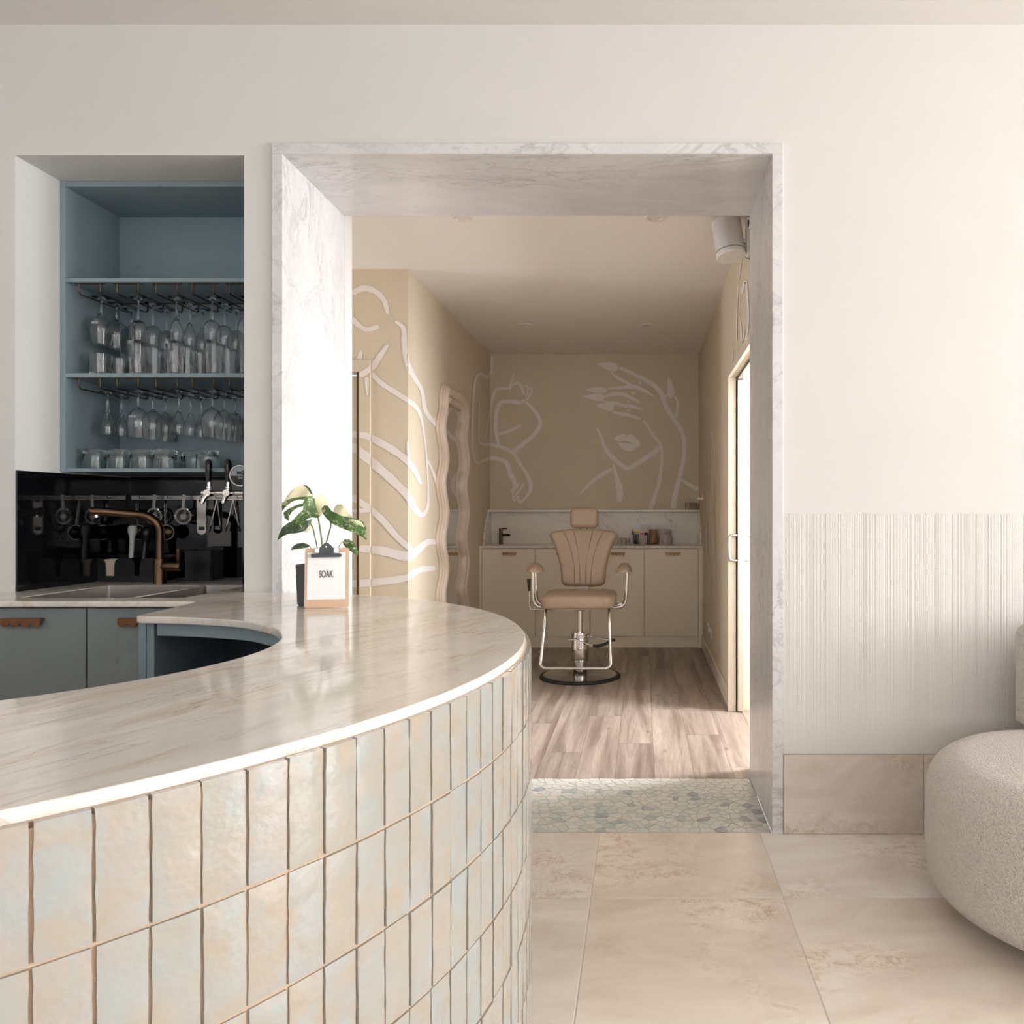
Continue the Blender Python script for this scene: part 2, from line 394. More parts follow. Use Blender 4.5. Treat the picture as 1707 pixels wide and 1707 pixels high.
# combed plaster below the dado line: every groove has depth
random.seed(3)
mb = MB(); x0, x1, nx, nz = .5275, 3.0, 1500, 14
hs, hcur = [], .5
for i in range(nx + 1):
    hs.append(random.random() ** 1.6 * (.35 + .65 * abs(math.sin(i * .11 + math.sin(i * .017) * 4))))
vs, fs = [], []
for j in range(nz + 1):
    z = .2975 + (1.192 - .2975) * j / nz
    fade = min(1, max(.12, (j / nz - .03) * 7))
    for i in range(nx + 1):
        wob = mnoise.noise(Vector((i * .03, j * .9, 0))) * .35 + .8
        vs.append((x0 + (x1 - x0) * i / nx, WY - .009 + .0025 * hs[i] * fade * wob - (.0 if 0 < j < nz else -.0), z))
for j in range(nz):
    for i in range(nx): a = j * (nx + 1) + i; fs.append((a, a + 1, a + nx + 2, a + nx + 1))
mb.add(vs, fs)
o = len(mb.v); mb.v += [(x0, WY + .001, 1.192), (x1, WY + .001, 1.192), (x0, WY - .009, 1.192), (x1, WY - .009, 1.192)]; mb.f.append((o, o + 1, o + 3, o + 2))
mb.build('combed_plaster', ribplaster, wall, smooth=60)

sk = structroot('baseboard_north', (1.5, WY - .005, 0))
MB().box(.5275, XR - .002, WY - .004, WY - .001, 0, .29).build('grout_bed', travgrout, sk)
xs = [.5275, 1.049, 1.649, 2.249, 2.849, 3.449, 4.049, 4.649, 5.249, 5.849, 6.449, 7.049, XR - .002]
for a, b in zip(xs[:-1], xs[1:]): MB().box(a + .001, b - .001, WY - .014, WY - .004, .001, .2955, .0012).build('skirting_tile', travertine, sk)

struct('ceiling_front', MB().box(XL, XR, YS, WB, ZC, ZC + .1), ceilpaint)
mb = MB().box(XL - .1, XL, YS, WB, 0, ZC); struct('wall_west', mb, plaster)
WINS = ((-.5, 2.0), (-3.1, -1.1))        # east windows, from south to north
mb = MB(); mb.box(XR, XR + .15, YS, -3.1, 0, ZC); mb.box(XR, XR + .15, -1.1, -.5, 0, ZC); mb.box(XR, XR + .15, 2.0, WB, 0, ZC)
for WA, WZ in WINS: mb.box(XR, XR + .15, WA, WZ, 0, .3); mb.box(XR, XR + .15, WA, WZ, 2.9, ZC)
struct('wall_east', mb, plaster)
mb = MB(); mb.box(XL, -2.6, YS - .15, YS, 0, ZC); mb.box(2.0, XR, YS - .15, YS, 0, ZC); mb.box(-2.6, 2.0, YS - .15, YS, 0, .45); mb.box(-2.6, 2.0, YS - .15, YS, 2.75, ZC)
struct('wall_south', mb, plaster)
for nm, (WA, WZ) in zip(('window_1', 'window_4'), WINS):
    wm = (WA + WZ) / 2; wr = structroot(nm, (XR + .1, wm, .3))
    for a, b, c, d in ((WA, WZ, .3, .35), (WA, WZ, 2.85, 2.9), (WA, WA + .05, .35, 2.85), (WZ - .05, WZ, .35, 2.85), (wm - .025, wm + .025, .35, 2.85)):
        MB().box(XR + .08, XR + .13, a, b, c, d, .004).build('window_frame', creamtrim, wr)
    for a, b in ((WA + .05, wm - .025), (wm + .025, WZ - .05)): MB().box(XR + .1, XR + .106, a, b, .35, 2.85).build('pane', pane, wr)
wr = structroot('added_window_2', (-.3, YS - .1, .45))  # unseen window added to go with the south fill
for a, b, c, d in ((-2.6, 2.0, .45, .5), (-2.6, 2.0, 2.7, 2.75), (-2.6, -2.55, .45, 2.75), (1.95, 2.0, .45, 2.75), (-1.06, -1.0, .45, 2.75), (.44, .5, .45, 2.75)):
    MB().box(a, b, YS - .13, YS - .08, c, d, .004).build('window_frame', glossblack, wr)
for a, b in ((-2.55, -1.06), (-1.0, .44), (.5, 1.95)): MB().box(a, b, YS - .106, YS - .1, .5, 2.7).build('pane', pane, wr)

# travertine floor: one object per tile
fl = struct('floor_front', MB().box(XL, XR, YS, WY, -.08, -.0018), travgrout)
base = {}
def tilemesh(w_, d_):
    k = (round(w_, 4), round(d_, 4))
    if k not in base: base[k] = MB().box(-w_ / 2, w_ / 2, -d_ / 2, d_ / 2, -.02, 0, .0012, 1)
    return base[k], k
protos = {}
ys = [2.9, 2.409] + [2.409 - .6 * k for k in range(1, 10)] + [YS]
xs = [XL] + [-.1594 + .6 * k for k in range(-5, 14)] + [XR]
for i in range(len(xs) - 1):
    for j in range(len(ys) - 1):
        w_, d_ = xs[i + 1] - xs[i] - .0035, ys[j] - ys[j + 1] - .0035
        if w_ < .02 or d_ < .02: continue
        m, k = tilemesh(w_, d_)
        if k not in protos:
            protos[k] = m.build('floor_tile', travertine, fl); o = protos[k]
        else:
            o = protos[k].copy(); COL.objects.link(o)
        o.location = Vector(((xs[i] + xs[i + 1]) / 2, (ys[j] + ys[j + 1]) / 2, -.02)) - fl.location

# marble lining of the opening
tr = structroot('trim_1', (-.426, WY, 0))
FY = WY - .013
MB().box(-1.379, -1.339, FY, 3.489, .0, 2.534, .0015, 1).build('jamb_slab', jambmarble, tr)
MB().box(.486, .5265, FY, 3.489, .0, 2.534, .0015, 1).build('jamb_slab', jambmarble, tr)
MB().box(-1.379, .5265, FY, 3.489, 2.534, 2.575, .0015, 1).build('lintel_slab', jambmarble, tr)

# crazy-paved marble threshold
random.seed(11)
th = struct('floor_threshold', MB().box(-1.339, .486, WY, 3.49, -.08, -.002), mosgrout)
def voronoi(x0, x1, y0, y1, nx, ny, jit):
    dx, dy = (x1 - x0) / nx, (y1 - y0) / ny; P = []
    for j in range(ny):
        for i in range(nx): P.append((x0 + (i + .5 + (j % 2) * .5 - .25 + random.uniform(-jit, jit)) * dx, y0 + (j + .5 + random.uniform(-jit, jit)) * dy))
    cells = []
    for p in P:
        poly = [(x0, y0), (x1, y0), (x1, y1), (x0, y1)]
        for q in P:
            if q is p or abs(q[0] - p[0]) > 4 * dx or abs(q[1] - p[1]) > 4 * dy: continue
            mx, my, nx_, ny_ = (p[0] + q[0]) / 2, (p[1] + q[1]) / 2, q[0] - p[0], q[1] - p[1]
            out = []
            for a, b in zip(poly, poly[1:] + poly[:1]):
                da = (a[0] - mx) * nx_ + (a[1] - my) * ny_; db = (b[0] - mx) * nx_ + (b[1] - my) * ny_
                if da <= 0: out.append(a)
                if da * db < 0: t = da / (da - db); out.append((a[0] + (b[0] - a[0]) * t, a[1] + (b[1] - a[1]) * t))
            poly = out
            if len(poly) < 3: break
        if len(poly) >= 3: cells.append((p, poly))
    return cells
def inset(poly, d):
    n = len(poly); L = []
    for i in range(n):
        a, b = Vector(poly[i]), Vector(poly[(i + 1) % n]); t = b - a
        if t.length < 1e-6: continue
        t.normalize(); L.append((a + Vector((-t.y, t.x)) * d, t))
    out = []
    for i in range(len(L)):
        (p, t), (q, u) = L[i - 1], L[i]; cr = t.x * u.y - t.y * u.x
        if abs(cr) < 1e-4: out.append(tuple(q)); continue
        k = ((q.x - p.x) * u.y - (q.y - p.y) * u.x) / cr; out.append(tuple(p + t * k))
    return out
cells = voronoi(-1.337, .484, WY + .002, 3.488, 45, 16, .47)
cells.sort(key=lambda c: c[0][1] if c[0][0] > -.43 - .28 * (c[0][1] - WY) else 10 - c[0][0])
rest = MB(); cnt = 0
for p, poly in cells:
    q = inset(poly, .0019)
    ar = abs(sum(a[0] * b[1] - b[0] * a[1] for a, b in zip(q, q[1:] + q[:1]))) / 2
    if ar < 5e-5 or ar > .012: continue
    h_ = random.uniform(-.0006, .0006)
    if cnt < 300:
        MB().prism(q, lambda x, y: (x, y, -.008), lambda x, y: (x, y, h_)).build('mosaic_stone', mosaic, th); cnt += 1
    else: rest.prism(q, lambda x, y: (x, y, -.008), lambda x, y: (x, y, h_))
if rest.v: tag(rest.build('mosaic_stones', mosaic, th), kind='stuff')

# ------------------------------------------------------------------ the shell of the treatment room
RX, LX, YC, YB, RZ = .54, -1.4377, 4.762, 7.34, 2.693
struct('ceiling_rear', MB().box(-4.9, 2.6, WB, YB + .1, RZ, RZ + .1), roomceil)
wb = struct('wall_rear', MB().box(LX - .1, RX + .12, YB, YB + .1, 0, RZ), roompaint)
wl = struct('wall_left', MB().box(LX - .1, LX, YC + .1, YB, 0, RZ), roompaint)
mb = MB(); mb.box(-1.735, LX, YC, YC + .1, 0, RZ); mb.box(-4.9, -2.55, YC, YC + .1, 0, RZ); mb.box(-2.55, -1.735, YC, YC + .1, 2.06, RZ)
wc = struct('wall_corridor', mb, roompaint)
mb = MB(); mb.box(-5.0, -4.9, WB, 3.64, 0, RZ); mb.box(-5.0, -4.9, 4.2, YC + .1, 0, RZ); mb.box(-5.0, -4.9, 3.64, 4.2, 0, .6); mb.box(-5.0, -4.9, 3.64, 4.2, 2.4, RZ); mb.box(-4.9, XL - .1, WB - .1, WB, 0, RZ)
struct('wall_corridor_end', mb, roompaint)
wr = structroot('added_window_3', (-4.97, 3.92, .6))  # made-up window around the corridor fill lamp
for a, b, c, d in ((3.64, 4.2, .6, .65), (3.64, 4.2, 2.35, 2.4), (3.64, 3.69, .65, 2.35), (4.15, 4.2, .65, 2.35)): MB().box(-4.99, -4.95, a, b, c, d, .003).build('window_frame', creamtrim, wr)
MB().box(-4.975, -4.969, 3.69, 4.15, .65, 2.35).build('pane', pane, wr)
mb = MB(); mb.box(RX, RX + .026, 4.70, YB, 0, RZ); mb.box(RX + .076, RX + .12, 4.70, YB, 0, RZ); mb.box(RX, RX + .12, 3.63, 4.70, 2.01, RZ); mb.box(RX, RX + .12, WB, 3.63, 0, RZ)
wr_ = struct('wall_right', mb, roompaint)
# side room beyond the sliding door, lit by its own window
mb = MB(); mb.box(2.0, 2.1, WB, 3.85, 0, RZ); mb.box(2.0, 2.1, 4.45, 5.6, 0, RZ); mb.box(2.0, 2.1, 3.85, 4.45, 0, .85); mb.box(2.0, 2.1, 3.85, 4.45, 2.5, RZ); mb.box(RX + .12, 2.1, 5.6, 5.7, 0, RZ)
struct('wall_side_room', mb, doorpaint)
# skirting
bb = struct('baseboard_right', MB().box(RX - .014, RX, 4.72, 6.9, 0, .11, .003), creamtrim)
struct('baseboard_left', MB().box(LX, LX + .014, YC, 6.9, 0, .11, .003), creamtrim)

# plank floor
fw = struct('floor_rear', MB().box(-4.9, 2.0, 3.49, YB, -.08, -.004), darkin)
random.seed(5); pw, pl = .18, 1.22; protos = {}
for i in range(-28, 12):
    x = .058 + i * pw; off = (i * .437) % 1 * pl
    top = YB if x > LX - .2 else YC
    if x + pw < -4.9 or x > 2.0: continue
    y = 3.49 - off
    while y < top:
        a, b = max(y, 3.49), min(y + pl, top); y += pl
        if b - a < .02: continue
        xa, xb = max(x, -4.9), min(x + pw, 2.0)
        if xb - xa < .02: continue
        k = (round(xb - xa, 3), round(b - a, 3))
        if k not in protos: o = protos[k] = MB().box(xa + .0004, xb - .0004, a + .0004, b - .0004, -.012, 0, .0008, 1).build('plank', wood, fw)
        else:
            o = protos[k].copy(); COL.objects.link(o)
        o.location = Vector(((xa + xb) / 2, (a + b) / 2, -.012)) - fw.location

# doors
d1 = structroot('door_1', (-2.14, YC, 0))
AY = YC - .014
MB().box(-1.735 - .07 + .07, -1.665, AY, YC - .0005, 0, 2.13, .002).build('door_frame', roompaint, d1)
MB().box(-2.62, -1.735, AY, YC - .0005, 2.06, 2.13, .002).build('door_frame', roompaint, d1)
MB().box(-2.62, -2.55, AY, YC - .0005, 0, 2.06, .002).build('door_frame', roompaint, d1)
MB().box(-1.753, -1.735, YC + .001, YC + .099, 0, 2.06).build('door_gap_shade', darkbronze, d1)  # dark strip drawn in for the shaded gap beside the leaf
MB().box(-2.548, -1.757, YC + .03, YC + .07, .006, 2.04, .002).build('door_leaf', roompaint, d1)
d2 = structroot('door_2', (RX, 4.6, 0))
MB().box(RX - .022, RX + .026, 4.66, 4.699, 0, 2.06, .002).build('door_frame', creamtrim, d2)
MB().box(RX - .022, RX - .0005, 3.64, 4.66, 2.01, 2.06, .002).build('door_frame', creamtrim, d2)
MB().box(RX + .03, RX + .072, 3.64, 4.69, 1.992, 2.009).build('sliding_track', glossblack, d2)
lf = MB().box(RX + .034, RX + .068, 4.63, 5.45, .008, 1.99, .0015).build('door_leaf', doorpaint, d2)
for sx, xo in ((-1, RX + .034), (1, RX + .068)):
    xx = xo + sx * .048
    P = [(xo, 4.648, .91), (xo + sx * .03, 4.648, .91), (xx, 4.648, .928), (xx, 4.648, 1.042), (xo + sx * .03, 4.648, 1.06), (xo, 4.648, 1.06)]
    MB().tube(spline(P, 5), .0075, 10).build('handle', steel, lf, smooth=60)
MB().box(RX + .028, RX + .032, 4.70, 4.72, 0, 2.0).build('pocket_gap_shade', glossblack, d2)  # black strip standing for the shade in the pocket gap

# ------------------------------------------------------------------ mural: each brush stroke is a thin coat of paint on its wall
def wallpt(px, py):
    if px < 680.5:
        q = U(px, py, YC - .002)
        if 598.5 < px < 619 and py > 598: q = U(px, py, AY - .0015)
        elif px <= 598.5 and py > 600: q = U(px, py, YC - .0015) if py < 617 else U(px, py, YC + .0285)
        return q
    if px < 816.8: return UX(px, py, LX + .002)
    return U(px, py, YB - .002)
def rightpt(px, py): return UX(px, py, RX - .002)
NSTROKE = [0]
def lift(fn, px, py):
    q = fn(px, py); k = NSTROKE[0] % 40 * .00004
    return q - Vector((0, k, 0)) if fn is wallpt and not 680.5 <= px < 816.8 else q + Vector((k if fn is wallpt else -k, 0, 0))
def region(px, py): return 0 if px >= 619 or py <= 598 else (1 if px > 598.5 else 2)
def stroke(pts, ws, pr, org, sc, fn, n=9):
    NSTROKE[0] += 1
    pts = [(org[0] + x / sc, org[1] + y / sc) for x, y in pts]
    fine = fn is wallpt and min(p[0] for p in pts) < 625
    if fine: n = 30
    if isinstance(ws, (int, float)): ws = (ws * .6, ws, ws * .7)
    S = spline(pts, n); m = len(S); nc = 8 if fine else 2; vs, rg = [], []
    for i in range(m):
        t = Vector(S[min(i + 1, m - 1)]) - Vector(S[max(i - 1, 0)])
        if t.length < 1e-6: t = Vector((1, 0))
        t.normalize(); nn = Vector((-t.y, t.x)); u = i / (m - 1) * (len(ws) - 1); k = min(int(u), len(ws) - 2)
        wd = (ws[k] + (ws[k + 1] - ws[k]) * (u - k)) / sc / 2 * (1 + .05 * math.sin(i / n * 8))
        e = min(1, (min(i, m - 1 - i) / n * 7 + .5) / 2.2) ** .5
        for c in range(nc + 1):
            p = Vector(S[i]) + nn * wd * e * (1 - 2 * c / nc); vs.append(lift(fn, *p)); rg.append(region(*p) if fine else 0)
    fs = []
    for i in range(m - 1):
        for k in range(nc):
            q = i * (nc + 1) + k; f_ = (q, q + 1, q + nc + 2, q + nc + 1)
            if len({rg[z] for z in f_}) == 1: fs.append(f_)
    MB().add(vs, fs).build('brush_stroke', muralpaint, pr)
def blob(pts, pr, org, sc, fn):
    P = [(org[0] + x / sc, org[1] + y / sc) for x, y in spline(pts + [pts[0]], 3)[:-1]]
    NSTROKE[0] += 1
    MB().add([lift(fn, *p) for p in P], [tuple(range(len(P)))]).build('brush_stroke', muralpaint, pr)
C6 = ((780, 580), 4.1634); C5 = ((560, 430), 2.893); C8 = ((1120, 340), 3.71); C7 = ((1150, 800), 3.712)
for p in ([(897, 112), (950, 100), (1010, 103), (1040, 125), (1035, 155), (1000, 162), (950, 145)],
          [(815, 288), (870, 275), (940, 273), (968, 290), (945, 312), (880, 310)],
          [(797, 338), (850, 322), (930, 320), (948, 345), (920, 370), (860, 358)],
          [(878, 395), (930, 385), (1005, 385), (1015, 410), (995, 437), (940, 425)],
          [(1390, 198), (1420, 250), (1436, 310), (1420, 342), (1395, 347), (1382, 300)],
          [(1012, 632), (1040, 608), (1080, 595), (1103, 610), (1130, 597), (1160, 620), (1198, 662), (1150, 664), (1095, 643), (1050, 648)],
          [(1035, 655), (1095, 661), (1150, 668), (1196, 664), (1160, 705), (1110, 716), (1070, 700)],
          [(1185, 232), (1200, 230), (1208, 245), (1195, 256), (1183, 248)], [(1138, 305), (1155, 302), (1162, 318), (1148, 328), (1136, 318)],
          [(1103, 366), (1115, 363), (1122, 375), (1110, 382)], [(1103, 429), (1114, 426), (1121, 436), (1110, 441)]):
    blob(p, wb, *C6, wallpt)
for p, w_ in (([(1050, 135), (1150, 180), (1250, 235), (1310, 275), (1345, 325), (1365, 385), (1400, 450), (1440, 510), (1482, 575), (1500, 640), (1500, 740), (1480, 850), (1455, 950), (1435, 1040), (1425, 1115)], (22, 30, 34, 30, 30, 40)),
              ([(995, 165), (1030, 200), (1090, 235), (1140, 262)], (10, 22, 18)),
              ([(968, 280), (1060, 275), (1140, 268), (1210, 290), (1297, 337)], (10, 22, 30, 26, 8)),
              ([(945, 340), (1000, 322), (1070, 320), (1130, 345), (1192, 378)], (16, 28, 26, 14)),
              ([(930, 372), (1000, 380), (1080, 400), (1150, 408), (1217, 432)], (8, 20, 28, 8)),
              ([(1005, 440), (1060, 458), (1110, 465), (1200, 495)], (12, 28, 14)),
              ([(1215, 500), (1250, 550), (1290, 610), (1330, 660), (1345, 720), (1340, 850), (1320, 960), (1290, 1050), (1268, 1115)], (12, 24, 20, 28, 36)),
              ([(1433, 335), (1455, 380), (1452, 440), (1440, 492)], (16, 24, 12)), ([(1388, 322), (1366, 348), (1372, 385)], 16),
              ([(897, 558), (930, 630), (950, 690), (990, 745), (1050, 800), (1110, 835), (1180, 800), (1250, 755), (1300, 720), (1325, 688)], (12, 24, 30, 32, 34, 30)),
              ([(1005, 798), (1020, 850), (1038, 920), (1056, 990), (1050, 1068)], (8, 22, 44, 40)), ([(1002, 838), (930, 880), (850, 940), (773, 1022)], (24, 28, 24, 8)),
              ([(1472, 905), (1530, 945), (1598, 985)], (14, 26, 34)),
              ([(167, 60), (166, 110), (158, 165), (132, 205), (90, 180), (60, 200), (45, 250), (37, 330), (33, 450), (27, 600), (30, 720), (60, 795), (100, 785), (165, 765), (240, 780), (275, 810), (290, 870), (320, 920), (328, 960), (308, 1000)], (18, 22, 20, 14, 12, 12, 24, 34, 34, 30)),
              ([(292, 1003), (325, 985), (358, 938)], 16), ([(312, 1052), (345, 1005), (392, 938)], 16), ([(312, 1000), (310, 1030), (325, 1060), (352, 1028)], 14), ([(352, 1028), (350, 1050), (368, 1070), (405, 1035), (430, 990)], 18),
              ([(325, 735), (360, 800), (410, 880), (432, 930), (436, 980), (410, 1030)], (22, 22, 30, 22)),
              ([(75, 370), (73, 500), (75, 640), (110, 670), (180, 675), (260, 700), (330, 738)], (6, 8, 14, 26, 28)),
              ([(115, 645), (140, 520), (160, 420), (172, 350), (200, 290), (290, 280)], (6, 8, 16, 24, 20)),
              ([(290, 292), (300, 240), (321, 175)], (24, 20, 6)), ([(290, 268), (340, 245), (370, 265), (392, 325)], (18, 22, 18)),
              ([(385, 268), (410, 260), (416, 300), (402, 340)], 14), ([(412, 285), (443, 280), (432, 325), (398, 370)], 15),
              ([(213, 672), (195, 580), (195, 480), (210, 410), (240, 375), (310, 372), (360, 380), (395, 362)], (18, 28, 30, 26, 28, 16)),
              ([(400, 375), (450, 420), (490, 480), (500, 540), (450, 610), (380, 670), (318, 722)], (14, 26, 28, 28, 36)), ([(212, 597), (280, 580), (370, 537)], (14, 20, 24))):
    stroke(p, w_, wb, *C6, wallpt)
for p, w_ in (([(78, 172), (130, 147), (180, 157), (230, 200), (250, 272)], (26, 28, 28, 24, 16)), ([(78, 292), (110, 325), (150, 345), (208, 330)], (28, 22, 22)),
              ([(285, 305), (325, 340), (330, 420), (345, 510), (380, 580), (415, 640), (430, 730), (470, 790), (500, 815)], (14, 26, 26, 18, 20, 22)),
              ([(250, 418), (215, 470), (170, 530), (115, 568)], (18, 30, 26)),
              ([(170, 555), (220, 605), (290, 650), (350, 690), (400, 740), (425, 850), (440, 1000), (445, 1150), (440, 1210), (415, 1240), (380, 1210), (340, 1140), (260, 1060), (180, 990), (110, 930), (75, 905)], (22, 26, 22, 8, 8, 16, 30, 40, 44, 40)),
              ([(122, 448), (110, 490), (78, 515)], 26), ([(148, 575), (152, 668)], (26, 8)),
              ([(75, 850), (150, 860), (230, 900), (310, 950), (370, 1010), (412, 1095)], (30, 32, 36, 30, 12)), ([(345, 885), (350, 975)], 14),
              ([(443, 975), (470, 1040), (494, 1125)], 14), ([(75, 1150), (150, 1200), (220, 1260), (300, 1350), (372, 1415)], (30, 32, 30, 24)),
              ([(75, 1220), (165, 1218)], 22), ([(108, 1400), (220, 1412), (340, 1440), (380, 1420), (440, 1372), (490, 1372)], (30, 44, 44, 30, 22)),
              ([(75, 1572), (180, 1565), (330, 1545), (400, 1505), (480, 1497)], (36, 36, 30, 24))):
    stroke(p, w_, wl, *C5, wallpt)
for p, w_ in (([(434, 335), (425, 390), (418, 460)], 7), ([(410, 510), (402, 700), (402, 850)], 8), ([(432, 560), (455, 480), (468, 590), (474, 700), (462, 850)], (14, 16, 12, 8)),
              ([(418, 690), (430, 780), (434, 860), (452, 770)], 9), ([(380, 900), (372, 985)], 7), ([(246, 1400), (236, 1500), (230, 1700)], 5), ([(246, 1400), (260, 1490), (266, 1560)], 6)):
    stroke(p, w_, wr_, *C8, rightpt)
for p, w_ in (([(150, 0), (155, 300), (160, 640)], 4), ([(112, 60), (104, 400), (120, 590)], 7), ([(138, 80), (150, 450), (122, 700)], 4)):
    stroke(p, w_, wr_, *C7, rightpt)
# ------------------------------------------------------------------ curved bar
BX, BY, RM, RT = -1.5026, 1.6694, 1.238, 1.252
bar = thing('curved_bar', (-1.0, 1.3, 0), 'curved bar front clad in pale glazed handmade tiles with tan grout', 'bar')
def band(r0, r1, a0, a1, z0, z1, n=64):
    m = MB(); P = arc(BX, BY, r1, a0, a1, n); Q = arc(BX, BY, r0, a0, a1, n)
    ring = P + Q[::-1]
    return m.rings([[(x, y, z0) for x, y in ring], [(x, y, z1) for x, y in ring]])
g = band(1.205, RT - .005, -90, 79, 0, .8785, 120); g.box(-3.56, BX, BY - RT + .005, BY - 1.205, 0, .8785)
g.build('grout_wall', grout, bar, smooth=30)
band(1.237, RT - .0105, -90, 79, .8785, .8845, 120).build('grout_bead', grout, bar, smooth=30)
random.seed(21); NV = 9; tm = []
for k in range(NV):
    nx, nz = 4, 8; W, Hh, T = .0492 + random.uniform(-.0008, .0006), .1425 + random.uniform(-.001, .001), .013
    jx = [[random.uniform(-.0006, .0006) for _ in range(2)] for _ in range(nz + 1)]; ph = random.uniform(0, 9)
    vs, fs = [], []
    def P(i, j, inner):
        x = (i / nx - .5) * W; z = (j / nz - .5) * Hh
        if i == 0: x += jx[j][0]
        if i == nx: x += jx[j][1]
        e = max(abs(i / nx - .5), abs(j / nz - .5)) * 2
        y = -T + .0009 * mnoise.noise(Vector((x * 25 + ph, z * 18, ph))) + (.0012 if e > .99 else 0)
        return (x, -.001, z) if inner else (x, y, z)
    for j in range(nz + 1):
        for i in range(nx + 1): vs.append(P(i, j, False))
    for j in range(nz):
        for i in range(nx): a = j * (nx + 1) + i; fs.append((a, a + 1, a + nx + 2, a + nx + 1))
    ringi = [i for i in range(nx + 1)] + [(j + 1) * (nx + 1) - 1 for j in range(1, nz + 1)] + [nz * (nx + 1) + i for i in range(nx - 1, -1, -1)] + [j * (nx + 1) for j in range(nz - 1, 0, -1)]
    o_ = len(vs)
    for q in ringi: vs.append((vs[q][0], -.001, vs[q][2]))
    for k2 in range(len(ringi)): a, b = ringi[k2], ringi[(k2 + 1) % len(ringi)]; fs.append((a, b, o_ + (k2 + 1) % len(ringi), o_ + k2))
    m = MB().add(vs, fs); tm.append((m, m.build('tile', tileglaze, bar, smooth=50, origin=(0, 0, 0))))
used = set(); rest = MB(); n_obj = 0
RI = RT - .013
for c in range(-19, 52):
    a = -43.815 + 2.43 * c
    for r in range(6):
        z = .8865 - .147 * (r + .5); k = random.randrange(NV)
        if a < -90 or a > 78.5: continue
        ar = math.radians(a); rr = RI + random.uniform(-.0014, .0012)
        M = Matrix.Translation((BX + rr * math.cos(ar), BY + rr * math.sin(ar), z)) @ Matrix.Rotation(ar + H + random.gauss(0, .010), 4, 'Z') @ Matrix.Rotation(random.gauss(0, .005), 4, 'X') @ Matrix.Rotation(random.gauss(0, .004), 4, 'Y')
        if -66 < a < 55.5 and n_obj < 300:
            o = tm[k][1] if k not in used else tm[k][1].copy()
            if k in used: COL.objects.link(o)
            used.add(k); o.matrix_local = Matrix.Translation(-bar.location) @ M; n_obj += 1
        else: rest.add([M @ Vector(q) for q in tm[k][0].v], tm[k][0].f)
for i in range(38):
    for r in range(6):
        k = random.randrange(NV); x = BX - .027 - .0531 * i; z = .8865 - .147 * (r + .5)
        rest.add([Vector((x, BY - RI, z)) + Vector(q) for q in tm[k][0].v], tm[k][0].f)
tag(rest.build('tiles_round_the_back', tileglaze, bar, smooth=50), kind='stuff')
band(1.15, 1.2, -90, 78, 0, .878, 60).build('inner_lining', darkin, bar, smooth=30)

# worktop: one slab with two sink cut-outs
inner = spline([(-1.44, 2.226), (-1.34, 2.213), (-1.2458, 2.189), (-1.117, 2.141), (-1.03, 2.075), (-.95, 2.0), (-.886, 1.90), (-.8487, 1.815), (-.8265, 1.70), (-.83, 1.591), (-.853, 1.499), (-.888, 1.412), (-.9476, 1.32), (-1.0239, 1.236), (-1.14, 1.155), (-1.30, 1.085), (-1.5, 1.05)], 5)
out = [(-3.56, BY - RM)] + arc(BX, BY, RM, -90, 79.3, 110) + [(-1.38, 2.8858), (-1.38, 2.8985), (NX1 - .001, 2.8985), (NX1 - .001, 3.5355), (NX0 + .009, 3.5355), (NX0 + .009, 2.8985), (-3.585, 2.8985), (-3.585, 2.605), (-1.53, 2.605), (-1.498, 2.594), (-1.4815, 2.565), (-1.463, 2.262), (-1.458, 2.238)] + inner + [(-3.56, 1.05)]
SINK = [(-2.18, -1.80), (-1.78, -1.605)]; SY0, SY1 = 2.712, 3.163
cu = bpy.data.curves.new('worktop', 'CURVE'); cu.dimensions = '2D'; cu.fill_mode = 'BOTH'; cu.extrude = .0070; cu.bevel_depth = .003; cu.bevel_resolution = 2; cu.offset = -.003
for poly in [out] + [roundrect(a, b, SY0, SY1, .012, 3) for a, b in SINK]:
    sp = cu.splines.new('POLY'); sp.points.add(len(poly) - 1); sp.use_cyclic_u = True
    for q, (x, y) in zip(sp.points, poly): q.co = (x, y, 0, 1)
t = bpy.data.objects.new('worktop', cu); COL.objects.link(t)
me = bpy.data.meshes.new_from_object(t.evaluated_get(bpy.context.evaluated_depsgraph_get())); bpy.data.objects.remove(t)
zm = max(q.co.z for q in me.vertices)
m = MB().add([(q.co.x, q.co.y, q.co.z - zm + .9) for q in me.vertices], [tuple(p.vertices) for p in me.polygons])
tag(m.build('bar_worktop', quartz, smooth=35), 'curved beige veined stone worktop sweeping from the tiled bar to the sink', 'worktop')

# open cabinet under the inner curve
oc = thing('open_cabinet', (-1.2, 2.6, 0), 'dark open cabinet tucked under the inner curve of the stone worktop', 'cabinet')
MB().box(-1.446, -1.424, 2.262, 2.88, 0, .8785, .001, 1).build('side_panel', bluecab, oc)
MB().box(-1.470, -1.448, 2.262, 2.60, 0, .8785, .001, 1).build('end_panel', bluecab, oc)
rail = [(x, y) for x, y in inner if x > -1.424]
def off(P, d):
    o_ = []
    for i, p in enumerate(P):
        t = (Vector(P[min(i + 1, len(P) - 1)]) - Vector(P[max(i - 1, 0)])).normalized(); o_.append((p[0] - t.y * d, p[1] + t.x * d))
    return o_
A, B = off(rail, .022), off(rail, .042)
ring = A + B[::-1]
MB().rings([[(x, y, .842) for x, y in ring], [(x, y, .8785) for x, y in ring]]).build('top_rail', bluecab, oc, smooth=30)
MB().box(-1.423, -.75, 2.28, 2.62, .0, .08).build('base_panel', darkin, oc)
MB().box(-1.423, -1.0, 2.66, 2.68, .08, .8785).build('back_panel', darkin, oc)
